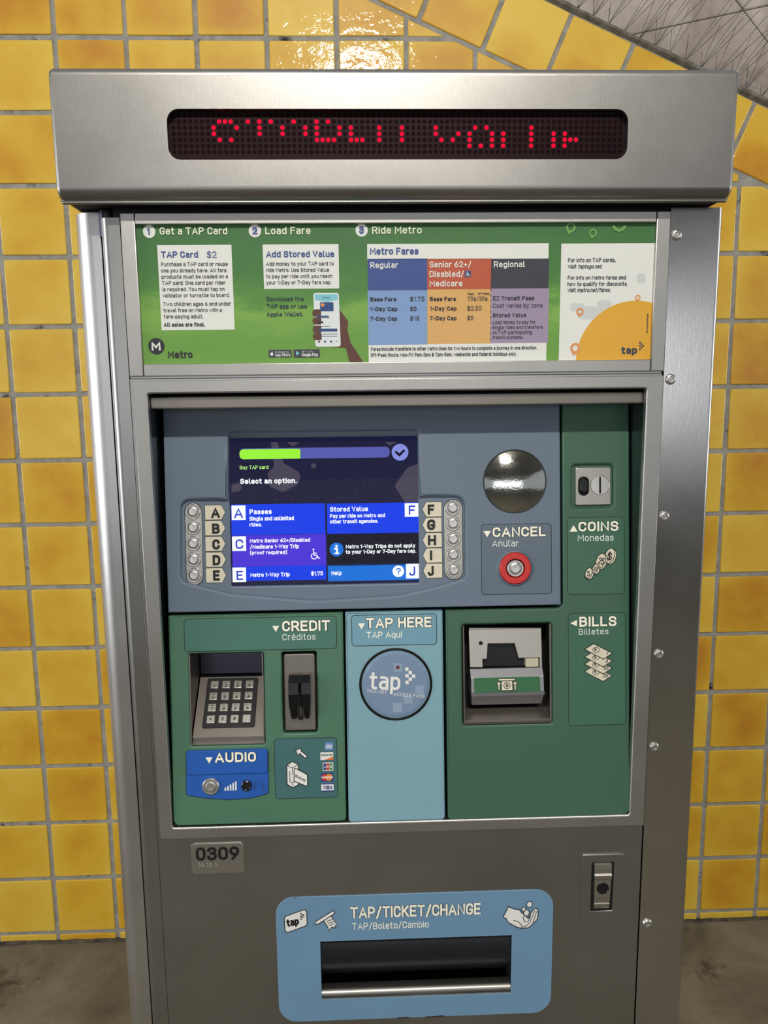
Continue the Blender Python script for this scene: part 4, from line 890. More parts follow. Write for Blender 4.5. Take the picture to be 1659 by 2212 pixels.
mb = MB(); mb.slab(rpath([(x_[0], (-0.0148,-0.0114)[1], .005), (x_[1], (-0.0148,-0.0114)[1], .005), (x_[1], UBOT - .0045, .001), (x_[0], UBOT - .0045, .001)], True), -.02, 0, .0022, seg=4)
tp = part('tap_panel', mb, 'lblue', root, PANEL, label='light blue tap panel')
BOP = rrect((0.0814,0.118,0.2032,0.2548), .004); COP = rrect((0.2322,0.4101,0.2879,0.4682), .006)
RB = (0.2069,-0.0121)[1]
mb = MB(); mb.slab(rpath([(x_[2], RB, .005), (x_[3] - .001, RB, .010), (x_[3] - .001, UTOP), (x_[4], UTOP), (x_[4], UBOT - .0045, .008), (x_[2], UBOT - .0045, .001)], True), -.02, 0, .0022, [BOP, COP], .0035, seg=4)
rp = part('cash_panel', mb, 'green2', root, PANEL, label='deep green coin and bill panel')

# labels on the credit panel
inset_label((-0.2896,0.2271,-0.0879,0.27), 'lab_teal', PANEL, gp)
raised('CREDIT', (-0.1598,0.2514,0.0637,0.014), gp, PANEL); thin('Cr\u00e9ditos', (-0.16,0.2393,0.0445,0.0087), gp, PANEL); tri((-0.168358,0.255056,0.000617,0.000623), 'v', .95, gp, PANEL)
inset_label((-0.1733,0.0245,-0.0901,0.1053), 'lab_dteal', PANEL, gp)
# keypad well
kh = put('keypad_well', None, gp, PANEL.M)
a_ = (-0.2853,0.0987,-0.1858,0.2233); kb = KEYF.o; KL = 0.08865
mb = MB(); inv = PANEL.M.inverted(); kT = inv @ (KEYF.M @ Vector((0, KL, 0))); kB = inv @ KEYF.o
x0_, x1_ = a_[0] + .0005, a_[2] - .0005
prof = [(a_[1] + .001, -.001), (a_[1] + .004, -.004), (kB.y, kB.z), (kT.y, kT.z), (kT.y + .004, kT.z - .004), (a_[3] + .002, kT.z - .004)]
# floor lip + slope
xi0, xi1 = x0_ + .0015, x1_ - .0015
def strip(mb, a, b, xa_, xb_): mb.add([(xa_, a[0], a[1]), (xb_, a[0], a[1]), (xb_, b[0], b[1]), (xa_, b[0], b[1])], [(0, 1, 2, 3)])
for a, b in zip(prof[:4], prof[1:4]): strip(mb, a, b, xi0, xi1)
part('sloping_face', mb, 'well', kh, PANEL)
mb = MB(); strip(mb, prof[3], prof[4], xi0, xi1); strip(mb, prof[4], prof[5], xi0, xi1); mb.add([(xi0, a_[3], -.001), (xi1, a_[3], -.001), (xi1, a_[3] - .002, -.07), (xi0, a_[3] - .002, -.07)], [(0, 1, 2, 3)]); part('back_wall', mb, 'darksteel', kh, PANEL)
for X, s_ in ((x0_, 1), (x1_, -1)):
    mb = MB(); poly = [(z, w) for z, w in prof] + [(a_[3] - .0005, -.001)]
    v_ = [(X, z, w) for z, w in poly]; mb.add(v_, [tuple(range(len(v_)))[::-s_]])
    v_ = [(X, a_[1] + .001, .0008), (X, a_[3] - .001, .0008), (X + s_ * .0016, a_[3] - .001, .0008), (X + s_ * .0016, a_[1] + .001, .0008)]; mb.add(v_, [(0, 1, 2, 3)][::1])
    part('side_cheek', mb, 'well', kh, PANEL)
kr = (-0.2759,0.0126,-0.1976,0.0858)
kr = ((kr[0] + kr[2]) / 2 - .0355, kr[1], (kr[0] + kr[2]) / 2 + .0355, kr[3])
mb = MB(); mb.slab(rrect(kr, .003), .0002, .0022, .0008, seg=2); kp = part('keypad', mb, 'keydark', gp, KEYF, label='black framed keypad')
kw_ = (kr[2] - kr[0]); khh = kr[3] - kr[1]; cxs = [kr[0] + kw_ * t for t in (.155, .383, .611, .842)]; cys = [kr[3] - khh * t for t in (.150, .385, .615, .845)]
ks = MB(); kq = .0057
ks.slab(rrect((-kq, -kq, kq, kq), .0012, 3), 0, .0026, .0008, seg=2); kme = ks.mesh('key', 'key')
klab = ['1', '2', '3', 'X', '4', '5', '6', '<', '7', '8', '9', '>', '*', '0', '#', ' ']
ksub = ['', 'ABC', 'DEF', 'CANC', 'GHI', 'JKL', 'MNO', 'CLR', 'PQRS', 'TUV', 'WXYZ', 'ENT', '', '', '', '']
for j, y in enumerate(cys):
    for i, x in enumerate(cxs):
        put('key', kme, kp, KEYF.M @ Matrix.Translation((x, y, .0022)))
        k_ = klab[j * 4 + i]; sb = ksub[j * 4 + i]; mb = MB()
        if k_.isdigit() or k_ in '*#': text(mb, k_, (x - .0016 + (.0004 if k_ == '1' else 0), y - .0044 if sb or k_ == '1' else y - .0024, .0032 if k_ != '1' else .0016, .0048), .16, .0050)
        elif k_ != ' ': mb.fill([(x - .0018, y - .0026), (x + .0018, y - .0026), (x, y + .0004)], (), .0050); mb.ribbon([(x - .0022, y - .0036), (x + .0022, y - .0036)], .0005, .0050)
        if sb: text(mb, sb, (x - .0028, y + .0020, .0056 if len(sb) > 3 else .0046, .0016), .2, .0050, seg=2)
        if mb.v: part('key_mark', mb, 'rubber', kp, KEYF)
# swipe reader
mt = (-0.1595,0.1149,-0.1173,0.2198)
mb = MB(); mb.slab(rrect(mt, .003), -.016, -.0035, .0016, seg=3)
rd = part('reader_plate', mb, 'well', gp, PANEL)
mb = MB(); mb.fill(rect(grow((-0.1616,0.1127,-0.1147,0.2231), .003)), (), -.0165); part('reader_gap', mb, 'gap', gp, PANEL)
def profile_block(mb, u0, u1, pts, taper=0.0):
    """pts = (v, w, side inset) down the middle of a block"""
    n = len(pts); L_ = [(u0 + t, v, w) for v, w, t in pts]; R_ = [(u1 - t, v, w) for v, w, t in pts]
    mb.add(L_ + R_, [(i, n + i, n + i + 1, i + 1)[::-1] if False else (i, i + 1, n + i + 1, n + i) for i in range(n - 1)])
    for S, fl in ((L_, 1), (R_, 0)):
        c = (sum(p_[1] for p_ in S) / n, )
        b = [(p_[0], p_[1], p_[2]) for p_ in S] + [(S[0][0], p_[1], -.004) for p_ in S]
        mb.add(b, [((i, n + i, n + i + 1, i + 1) if fl else (i, i + 1, n + i + 1, n + i)) for i in range(n - 1)])
ux = ((-0.1522,0.1658)[0], (-0.1392,0.1655)[0], (-0.1349,0.1654)[0], (-0.1231,0.1652)[0])
pz = [((-0.1374,0.1944)[1], -.0034, .001), ((-0.1374,0.1931)[1], .004, .0005), ((-0.1376,0.1843)[1], .013, 0), ((-0.1368,0.1694)[1], .0145, 0), ((-0.1372,0.1505)[1], .013, .0006)]
mb = MB(); profile_block(mb, ux[0], ux[1], pz); profile_block(mb, ux[2], ux[3], pz)
pz2 = [(a, b - .0006 if k_ > 1 else b, c) for k_, (a, b, c) in enumerate(pz[:3])]; profile_block(mb, ux[1], ux[2], pz2 + [(pz[3][0], .002, 0), (pz[4][0], .001, 0)])
rb_ = part('swipe_reader', mb, 'black', gp, PANEL, label='black card swipe reader')
mb = MB(); e0 = pz[4][0]; e1 = (-0.1381,0.1341)[1]
profile_block(mb, ux[0] + .0016, ux[1] - .002, [(e0, .013, 0), (e1 + .004, .009, .001), (e1, .006, .002), (e1 - .001, -.0034, .002)]); profile_block(mb, ux[2] + .002, ux[3] - .0016, [(e0, .013, 0), (e1 + .004, .009, .001), (e1, .006, .002), (e1 - .001, -.0034, .002)])
mb.ribbon([(ux[1] + .0006, e0), (ux[1] - .0006, e1)], .0012, .008, thick=.006); mb.ribbon([(ux[2] - .0006, e0), (ux[2] + .0006, e1)], .0012, .008, thick=.006)
mb.dome((ux[1] + ux[2]) / 2, e1 + .001, [(.0026, .004), (.0022, .0064), (.0001, .0070)], 14)
part('reader_jaw', mb, 'black', gp, PANEL)
mb = MB(); mb.dome((-0.1471,0.1852)[0], (-0.1471,0.1852)[1], [(.0018, .0125), (.0015, .0142), (.0001, .0142)], 12); part('reader_screw', mb, 'darksteel', gp, PANEL)
# swipe pictogram
mb = MB(); mb2 = MB(); m_ = (-0.145015,0.057166,0.000622,0.000633)
def pict(pts, w=.0010, sw=.0011, r=False):
    o_ = ccw([q[:2] for q in mp(m_, pts)]); mb.fill(o_, (), w); mb2.ribbon(o_, sw, w + .0002, True)
pict([(-20, -20), (-8, -28), (5, -21), (5, 22), (-8, 29), (-20, 21)])
mb2.ribbon(mp(m_, [(-20, -20), (-8, -14), (5, -21)]), .0008, .0012); mb2.ribbon(mp(m_, [(-8, -14), (-8, 0)]), .0008, .0012); mb2.ribbon(mp(m_, [(-8, 18), (-8, 29)]), .0008, .0012)
mb2.ribbon(mp(m_, [(-14, -6), (-14, 16), (-8, 18), (3, 12)]), .0008, .0012)
m3 = m_; o_ = ccw([q[:2] for q in mp(m_, rpath([(-4, -15, 2), (24, 1, 3), (24, 27, 3), (-5, 14, 2)], True))]); mb.fill(o_, (), .0014); mb2.ribbon(o_, .0010, .0016, True)
m4 = (-0.136387,0.085415,0.000622,0.000632); o_ = ccw(mp(m4, [(-14, -8), (-2, -11), (-3, -6), (11, 6), (7, 11), (-6, -1), (-9, 5)])); mb.fill(o_, (), .0010); mb2.ribbon(o_, .0010, .0012, True)
part('swipe_pictogram', mb, 'white', gp, PANEL); text(mb2, '123 456 789', (m_[0] - 4 * m_[2], m_[1] - 4 * m_[3], 26 * m_[2], 5 * m_[3]), .16, .0017, rot=-.52, slant=-.3); part('pictogram_lines', mb2, 'rubber', gp, PANEL)
# payment marks
cm = ['c_amex', 'white', 'c_orange', 'c_visa', 'c_red', 'c_green', 'c_amber', 'rubber']
def ct(mb, s_, T, i, wt=.2, **kw): mb.cur = i; text(mb, s_, T, wt, .0012, **kw)
for k_, R_ in enumerate(((-0.1056,0.0888,-0.0952,0.0998), (-0.1121,0.0755,-0.0948,0.086), (-0.1092,0.0609,-0.0951,0.072), (-0.112,0.0463,-0.0953,0.0575), (-0.1116,0.0323,-0.095,0.0442))):
    mb = MB(); x0_, z0_, x1_, z1_ = R_; w_, h2 = x1_ - x0_, z1_ - z0_
    mb.cur = [0, 1, 1, 3, 1][k_]; mb.slab(rrect(R_, .0008 if k_ == 2 else .0002, 2), 0, .0010)
    if k_ == 0: ct(mb, 'AMERICAN', (x0_ + .0006, z0_ + h2 * .5, w_ - .0008, h2 * .2), 1); ct(mb, 'EXPRESS', (x0_ + .0006, z0_ + h2 * .24, w_ - .0008, h2 * .2), 1)
    if k_ == 1: mb.cur = 2; mb.fill([(x1_ - w_ * .75, z0_), (x1_, z0_), (x1_, z0_ + h2 * .45)], (), .0011); ct(mb, 'DISCOVER', (x0_ + .0010, z0_ + h2 * .52, w_ - .002, h2 * .26), 7)
    if k_ == 2:
        for i_, cc_ in enumerate((3, 4, 5)):
            mb.cur = cc_; q = (x0_ + .0008 + i_ * (w_ - .0016) / 3, z0_ + .0008, x0_ + .0005 + (i_ + 1) * (w_ - .0016) / 3, z1_ - .0008); mb.fill(rrect(q, .0014, 3), (), .0011)
            ct(mb, 'JCB'[i_], (q[0] + .0008, z0_ + h2 * .36, q[2] - q[0] - .0016, h2 * .28), 1)
    if k_ == 3:
        mb.cur = 4; mb.fill(circ(x0_ + w_ * .33, z0_ + h2 / 2, h2 * .42, 20), (), .0011); mb.cur = 6; mb.fill(circ(x0_ + w_ * .66, z0_ + h2 / 2, h2 * .42, 20), (), .00115); ct(mb, 'MasterCard', (x0_ + .0008, z0_ + h2 * .4, w_ - .0016, h2 * .26), 1)
    if k_ == 4: mb.cur = 3; mb.fill(rect((x0_, z1_ - h2 * .16, x1_, z1_)), (), .0011); mb.fill(rect((x0_, z0_, x1_, z0_ + h2 * .14)), (), .0011); ct(mb, 'VISA', (x0_ + .0018, z0_ + h2 * .27, w_ - .0036, h2 * .44), 3, .22, slant=.2)
    part('payment_mark', mb, cm, gp, PANEL, label=('small blue card mark', 'white and orange card mark', 'three colour card mark', 'red and amber circles card mark', 'white and blue card mark')[k_])
# audio plate
AU = (-0.291,0.0607,-0.1829,0.0933); au2 = rpath([(-0.2917,0.0637), (-0.2925,0.0328) + (.004,), (-0.2697,0.0283) + (.05,), (-0.2357,0.0248) + (.08,), (-0.2047,0.0265) + (.05,), (-0.1828,0.0322) + (.004,), (-0.1822,0.0607)], True)
mb = MB(); mb.slab(inset(ccw(rpath([(-0.291,0.0926) + (.003,), (-0.2925,0.0328) + (.004,), (-0.2697,0.0283) + (.05,), (-0.2357,0.0248) + (.08,), (-0.2047,0.0265) + (.05,), (-0.1828,0.0322) + (.004,), (-0.1823,0.0898) + (.003,)], True)), -.0009), -.001, .0004); part('plate_edge', mb, 'outline', gp, PANEL)
mb = MB(); mb.slab(ccw(au2), 0, .0010, .0004, seg=1); mb.slab(rrect((AU[0], AU[1], AU[2], AU[3]), .0025), 0, .0034, .0010, seg=3); au = part('audio_plate', mb, 'royal', gp, PANEL, label='royal blue audio plate')
raised('AUDIO', (-0.2525,0.0771,0.0544,0.0132), gp, PANEL, w=.0034); tri((-0.260437,0.080489,0.000617,0.000630), 'v', .95, gp, PANEL, .0034)
mb = MB(); braille(mb, (-0.251399,0.070790,0.000618,0.000631), bcells(4, 1, 77), .0034, .0005); part('braille_dots', mb, 'royal', gp, PANEL, kind='stuff')
c_ = (-0.2594,0.0445,0.0111); mb = MB(); k_ = c_[2] / 18
mb.dome(c_[0], c_[1], [(18.5 * k_, .0010), (18.5 * k_, .0036), (16.5 * k_, .0048), (13.5 * k_, .0048), (12.6 * k_, .0036), (12.2 * k_, .0036), (11.8 * k_, .0048), (9 * k_, .0054), (.0001, .0052)], 40); part('volume_button', mb, 'bright', gp, PANEL)
mb = MB(); m_ = (-0.233150,0.043761,0.000619,0.000632)
for i_ in range(5):
    h2 = 5 + i_ * 3.2; mb.ribbon(mp(m_, [(-11.5 + i_ * 5.7, 8), (-11.5 + i_ * 5.7, 10 - h2)]), .0022, .0013)
part('volume_mark', mb, 'white', gp, PANEL)
c_ = (-0.2118,0.0438,0.0074); mb = MB(); k_ = c_[2] / 12
mb.dome(c_[0], c_[1], [(12 * k_, .001), (11.5 * k_, .0032), (9 * k_, .0042), (7.5 * k_, .0036), (6 * k_, .0020)], 28); jk = part('headphone_jack', mb, 'darksteel', gp, PANEL)
mb = MB(); mb.fill(circ(c_[0], c_[1], 6.2 * k_, 20), (), .0021); part('jack_hole', mb, 'gap', gp, PANEL)
mb = MB(); m_ = (-0.194997,0.044603,0.000621,0.000633)
mb.ribbon([(m_[0] + 9 * m_[2] * math.cos(t), m_[1] + 9 * m_[3] * math.sin(t)) for t in [math.radians(a) for a in range(-25, 206, 12)]], .0008, .0013)
for dx in (-8.5, 8.5): mb.ribbon(mp(m_, [(dx, 4), (dx, 9)]), .0022, .0013)
for k2 in (4, 7): mb.ribbon([(m_[0] + 9 * m_[2] + k2 * .0004 + k2 * .8 * m_[2] * math.cos(t), m_[1] - 5 * m_[3] + k2 * .8 * m_[3] * math.sin(t)) for t in [math.radians(a) for a in range(-50, 51, 20)]][:6], .0005, .0013)
part('headphone_mark', mb, 'p_btn', gp, PANEL)

# ---- tap panel
inset_label((-0.0667,0.2298,0.0467,0.2704), 'lab_lblue', PANEL, tp)
raised('TAP HERE', (-0.0477,0.2532,0.0878,0.0138), tp, PANEL); thin('TAP Aqu\u00ed', (-0.0473,0.2397,0.0473,0.0085), tp, PANEL, 'cream'); tri((-0.053856,0.256097,0.000621,0.000625), 'v', .95, tp, PANEL)
mb = MB(); braille(mb, (-0.045915,0.247483,0.000621,0.000626), bcells(6, 1, 5), .0010, .0005); part('braille_dots', mb, 'palegrey', tp, PANEL, kind='stuff')
c_ = (-0.009,0.1763,0.0488); k_ = c_[2] / 78; mb = MB()
mb.dome(c_[0], c_[1], [(79 * k_, .0002), (78.5 * k_, .0010), (76 * k_, .0014), (74 * k_, .0010), (73 * k_, -.0008), (71 * k_, .0004)], 72); part('target_ring', mb, 'black', tp, PANEL)
mb = MB(); mb.dome(c_[0], c_[1], [(72 * k_, .0004), (66 * k_, .0012), (.0001, .0014)], 72); tg = part('tap_target', mb, 'disk', tp, PANEL, label='grey blue round card target')
mb = MB(); m_ = (-0.006140,0.199543,0.000624,0.000629)
for a in ((-9, -9, 10, 10), (37, 38, 56, 57), (12, 60, 31, 78), (-12, 76, 9, 97)):
    o_ = [(m_[0] + x * m_[2], m_[1] - (z + x * .05) * m_[3]) for x, z in ((a[0], a[1]), (a[2], a[1]), (a[2], a[3]), (a[0], a[3]))]
    mb = MB(); mb.fill(ccw(o_), (), .00155); part('pale_square', mb, 'disk_sq', tp, PANEL)
mb = MB(); mb.fill(circ(m_[0], m_[1], .0026, 18), (), .0017); part('target_light', mb, 'red_dot', tp, PANEL)
mb = MB(); T = (-0.0446,0.1708,0.0412,0.0239); text(mb, 'tap', (T[0], T[1], T[2], T[3]), .155, .0018, rot=-.06, seg=5)
m_ = (0.003848,0.199318,0.000625,0.000629)
for a, b in ((0, 0), (1, 1), (0, 2), (2, 2), (1, 3), (0, 4)):
    s_ = 7.2; x = a * s_ + (4 if False else 0); o_ = [((x + i_) * 1.0, (b * s_ + j_) + (x + i_) * .06) for i_, j_ in ((0, 0), (s_, 0), (s_, s_), (0, s_))]; mb.fill(ccw(mp(m_, o_)), (), .0018)
T = (-0.0484,0.1665,0.0274,0.0044); text(mb, 'TRANSIT', (T[0], T[1], T[2], T[3]), .13, .0018, rot=-.1, track=1); T = (-0.0123,0.1613,0.0419,0.0044); text(mb, 'ACCESS PASS', (T[0], T[1], T[2], T[3]), .13, .0018, rot=-.1, track=1)
part('target_print', mb, 'white', tp, PANEL)

# ---- cash panel: coins
cp = (0.2369,0.4139,0.2845,0.4638); mb = MB(); mb.fill(rect(grow((0.2322,0.4101,0.2879,0.4682), .006)), (), -.0050); mb.cur = 0
part('coin_bay', mb, 'green2', rp, PANEL)
mb = MB(); mb.slab(rrect(cp, .0022), -.0052, -.0008, .0006, seg=2); part('coin_plate', mb, 'satin', rp, PANEL)
m_ = (0.247766,0.439421,0.000629,0.000623); o_ = rrect((m_[0] - .0074, m_[1] - .0130, m_[0] + .0074, m_[1] + .0130), .0070, 6); mb = MB(); mb.slab(o_, -.001, -.0003); part('button_seat', mb, 'gap', rp, PANEL)
o_ = rrect((m_[0] - .0062, m_[1] - .0104, m_[0] + .0062, m_[1] + .0116), .0060, 6); mb = MB(); mb.slab(o_, -.001, .0034, .0030, seg=4); part('coin_return_button', mb, 'black', rp, PANEL, label='black oval coin return button')
c_ = (0.2701,0.4403,0.0129); k_ = c_[2] / 20; mb = MB()
mb.dome(c_[0], c_[1], [(20.5 * k_, -.0007), (20 * k_, -.0001), (19.4 * k_, -.0007)] , 36); mb.dome(c_[0], c_[1], [(19.4 * k_, -.00065), (10 * k_, -.00055), (.0001, -.0005)], 36); part('slot_dish', mb, 'bright', rp, PANEL)
mb = MB(); mb.slab(rrect((c_[0] - .0013, c_[1] - .0112, c_[0] + .0013, c_[1] + .0112), .0010, 3), -.0008, -.0003); part('coin_slot', mb, 'gap', rp, PANEL)
inset_label((0.2256,0.2932,0.3022,0.3968), 'lab_green', PANEL, rp)
raised('COINS', (0.24,0.3784,0.0542,0.0131), rp, PANEL); thin('Monedas', (0.2393,0.3653,0.0485,0.0088), rp, PANEL); tri((0.233379,0.382605,0.000629,0.000625), '^', 1, rp, PANEL)
mb = MB(); braille(mb, (0.234221,0.361645,0.000630,0.000626), bcells(7, 4, 21, 13.5, 14.5), .0006, .0007); part('braille_dots', mb, 'dots_green', rp, PANEL, kind='stuff')
for m_, rx, ry, s_ in (((0.282713,0.344624,0.000632,0.000628), 13, 17, '$'), ((0.270439,0.338130,0.000632,0.000628), 12.5, 16.5, '25'), ((0.262760,0.327598,0.000632,0.000628), 7.5, 10.5, '10'), ((0.253773,0.321798,0.000631,0.000628), 9, 12, '5')):
    b1 = MB(); b2 = MB(); dw = {'$': .0002, '25': .0006, '10': .0009, '5': .0012}[s_] + .0008
    def tilt(pts, t=-.35): return [(m_[0] + (a * math.cos(t) - b * math.sin(t)) * m_[2], m_[1] + (a * math.sin(t) + b * math.cos(t)) * m_[3]) for a, b in pts]
    e1 = tilt([(a + 3.5, b - 1) for a, b in circ(0, 0, rx * .78, 24, ry)]); e2 = tilt(circ(-1, 0, rx * .78, 24, ry))
    b1.fill(e1, (), dw); b1.fill(e2, (), dw + .0002); b2.ribbon(e1, .0009, dw + .0001, True); b2.ribbon(e2, .0009, dw + .0003, True)
    part('coin_pictogram', b1, 'plate_cream', rp, PANEL)
    hh = ry * (1.0 if len(s_) == 1 else .9) * m_[3]; ww = rx * (.75 if len(s_) == 1 else 1.05) * m_[2]
    text(b2, s_, (m_[0] - ww / 2 - 1.5 * m_[2], m_[1] - hh / 2 + (2 * m_[3] if len(s_) > 1 else 0), ww, hh), .14, dw + .0003, rot=-.3 if len(s_) > 1 else -.1); part('pictogram_lines', b2, 'rubber', rp, PANEL)
# bills label
inset_label((0.2262,0.1142,0.3037,0.267), 'lab_green', PANEL, rp)
raised('BILLS', (0.2406,0.2493,0.0507,0.0136), rp, PANEL); thin('Billetes', (0.2399,0.2383,0.0405,0.0082), rp, PANEL); tri((0.233069,0.254218,0.000632,0.000631), '<', .95, rp, PANEL)
mb = MB(); braille(mb, (0.240559,0.233219,0.000633,0.000632), bcells(2, 5, 33, 13, 16.5), .0006, .0007); part('braille_dots', mb, 'dots_green', rp, PANEL, kind='stuff')
for i_, (m_, s_) in enumerate((((0.266036,0.184505,0.000635,0.000635), '20'), ((0.266074,0.194978,0.000635,0.000635), '10'), ((0.266109,0.204807,0.000635,0.000634), '5'), ((0.266146,0.215263,0.000634,0.000634), '1'))):
    b1 = MB(); b2 = MB(); dw = .0008 + .0004 * i_; o_ = ccw(mp(m_, [(-29, -5), (-10.5, -17), (30, 4.5), (11, 17)])); b1.fill(o_, (), dw); b2.ribbon(o_, .0010, dw + .0001, True)
    part('bill_pictogram', b1, 'plate_cream', rp, PANEL)
    cx_, cy_ = m_[0] - 5 * m_[2], m_[1] + 3.5 * m_[3]; b2.ribbon(circ(cx_, cy_, 7 * m_[2], 18, 5.5 * m_[3]), .0007, dw + .0001, True)
    text(b2, '$', (cx_ - 2 * m_[2], cy_ - 3 * m_[3], 4.5 * m_[2], 6 * m_[3]), .18, dw + .0001, rot=.5)
    text(b2, s_, (m_[0] + (10 if len(s_) > 1 else 16) * m_[2], m_[1] - 8.5 * m_[3], (11 if len(s_) > 1 else 4) * m_[2], 8 * m_[3]), .16, dw + .0001, slant=.2); part('pictogram_lines', b2, 'rubber', rp, PANEL)
# bill acceptor
bo = (0.0814,0.118,0.2032,0.2548); mb = MB()
zb_ = bo[1] + .001; xs0, xs1 = bo[0] + .001, bo[2] - .001
lip = [(zb_, .0006), (zb_ + .003, .0010), (zb_ + .0055, -.002), ((0.148,0.1355)[1], -.018), ((0.1543,0.1284)[1], -.05)]
for a, b in zip(lip, lip[1:]): strip(mb, a, b, xs0, xs1)
part('chute_lip', mb, 'well', rp, PANEL)
for X, s_ in ((xs0, 1), (xs1, -1)):
    mb = MB()
    v_ = [(X, bo[1], .0006), (X, bo[3] - .001, .0006), (X, bo[3] - .001, -.05), (X, bo[1], -.05)]; mb.add(v_, [(0, 1, 2, 3)]); v_ = [(X, bo[1], .0006), (X, bo[3] - .001, .0006), (X + s_ * .002, bo[3] - .001, -.0004), (X + s_ * .002, bo[1], -.0004)]; mb.add(v_, [(0, 1, 2, 3)])
    part('chute_side', mb, 'well', rp, PANEL)
mb = MB(); mb.fill(rect(bo), (), -.05); mb.add([(xs0, bo[3] - .0005, 0), (xs1, bo[3] - .0005, 0), (xs1, bo[3] - .0005, -.05), (xs0, bo[3] - .0005, -.05)], [(0, 1, 2, 3)]); part('chute_back', mb, 'gap', rp, PANEL)
ua, ub_ = (0.0927,0.196)[0], (0.1917,0.1937)[0]
# top plate with the notched mouth
tpl = [(0.0925,0.2485), (0.1924,0.2464), (0.192,0.1925), (0.0926,0.1947)]
mouth = [(0.1105,0.1944), (0.1106,0.2055), (0.1164,0.2054), (0.1184,0.226), (0.1546,0.2256), (0.1595,0.2057), (0.1882,0.2057), (0.1881,0.1926)]
def wtop(v): t = (v - tpl[3][1]) / (tpl[0][1] - tpl[3][1]); return -.008 - .006 * t
outline = [tpl[3]] + mouth + [tpl[2], tpl[1], tpl[0]]
mb = MB(); k0 = len(mb.v); mb.slab(ccw(outline), -.010, 0, .0008, seg=2)
mb.v = [(x, v, w + wtop(v) + .0) for x, v, w in mb.v]
bv = part('bill_head_plate', mb, 'satin', rp, PANEL, label='silver bill inlet plate')
mb = MB(); mb.box(ua + .006, (0.1489,0.1898)[1], -.034, ub_ - .004, (0.1492,0.2272)[1], -.0185); part('inlet_throat', mb, 'black', rp, PANEL)
mb = MB(); th = [(0.111,0.1933), (0.1888,0.1915), (0.1894,0.2026), (0.1657,0.2031), (0.1526,0.2192), (0.1206,0.2199), (0.1172,0.2042), (0.1115,0.2043)]
mb.fill(ccw(th), (), -.0182); part('inlet_tongue', mb, 'keydark', rp, PANEL)
m_ = (0.138302,0.198927,0.000641,0.000643); mb = MB(); mb.ribbon(mp(m_, [(-6, 0), (-10, 0), (-3, -10), (4, -3), (1, -1), (9, 6), (4, 10), (-5, 1), (-6, 0)]), .0005, -.0178); part('inlet_arrow', mb, 'darksteel', rp, PANEL)
mb = MB(); q = (0.1695,0.1939,0.1866,0.2051); mb.slab(rect(q), -.018, -.0070, .0004, seg=1); part('inlet_lamp', mb, 'beige', rp, PANEL)
mb = MB(); q = (0.1085,0.227); mb.dome(q[0], q[1], [(.0028, wtop(q[1]) + .0001), (.0024, wtop(q[1]) + .0006), (.0014, wtop(q[1]) + .0002)], 16); mb.fill(circ(q[0], q[1], .0018, 12), (), wtop(q[1]) + .00025); part('inlet_peephole', mb, 'gap', rp, PANEL)
# body below the plate: ledge, label face, lip, under-bevel
bz = [((0.1463,0.1931)[1], -.0095, 0), ((0.1463,0.1925)[1], -.0075, 0), ((0.1449,0.1828)[1], 0, 0), ((0.1448,0.1816)[1], .0004, .0003), ((0.1441,0.1634)[1], .003, .0003), ((0.1437,0.1627)[1], .0052, 0), ((0.1437,0.159)[1], .0048, 0), ((0.1441,0.1571)[1], .002, .0006), ((0.1457,0.1437)[1], -.006, .0020), ((0.1485,0.1382)[1], -.03, .002)]
mb = MB(); n = len(bz)
L_ = [(ua + t, v, w) for v, w, t in bz]; R_ = [(ub_ - t, v, w) for v, w, t in bz]; mb.add(L_ + R_, [(i, i + 1, n + i + 1, n + i) for i in range(n - 1)])
for S in (L_, R_): mb.add(S + [(p_[0], p_[1], -.03) for p_ in S], [(i, i + 1, n + i + 1, n + i) for i in range(n - 1)])
part('bill_head', mb, 'ledge', rp, PANEL, label='grey metal bill inlet body')
q = (0.0967,0.1628,0.1865,0.1826); mb = MB(); b0 = [(v, w + .0005) for v, w, t in bz[3:5]]
def wl(v): t = (v - b0[0][0]) / (b0[1][0] - b0[0][0]); return b0[0][1] + (b0[1][1] - b0[0][1]) * t
mb.fill(rrect((q[0], q[1], q[2], q[3]), .0012, 3), (), 0); mb.v = [(x, v, wl(v)) for x, v, w in mb.v]; part('inlet_label', mb, 'label_green', rp, PANEL, label='green pictogram strip')
b1 = MB(); b2 = MB(); m_ = (0.141230,0.172711,0.000629,0.000632)
def pic(pts): o_ = ccw(mp(m_, pts)); b1.fill(o_, (), 0); b2.ribbon(o_, .0008, 0, True)
pic([(-18, -13), (18, -13), (18, -8.5), (-18, -8.5)]); pic([(-12, -8), (12, -8), (12, 12), (-12, 12)])
for s_ in (-1, 1): pic([(s_ * 17.5 - 2, 11), (s_ * 17.5 + 2, 11), (s_ * 17.5 + 2, -1), (s_ * 17.5 + 5.5, -1), (s_ * 17.5, -8), (s_ * 17.5 - 5.5, -1), (s_ * 17.5 - 2, -1)])
b2.ribbon(circ(m_[0], m_[1] - 1.5 * m_[3], 6.8 * m_[2], 20, 6.8 * m_[3]), .0008, 0, True); text(b2, '$', (m_[0] - 3 * m_[2], m_[1] - 5 * m_[3], 6 * m_[2], 7.5 * m_[3]), .16, 0)
b1.v = [(x, v, wl(v) + .0003) for x, v, w in b1.v]; b2.v = [(x, v, wl(v) + .0005) for x, v, w in b2.v]
part('label_pictogram', b1, 'plate_cream', rp, PANEL); part('pictogram_lines', b2, 'rubber', rp, PANEL)

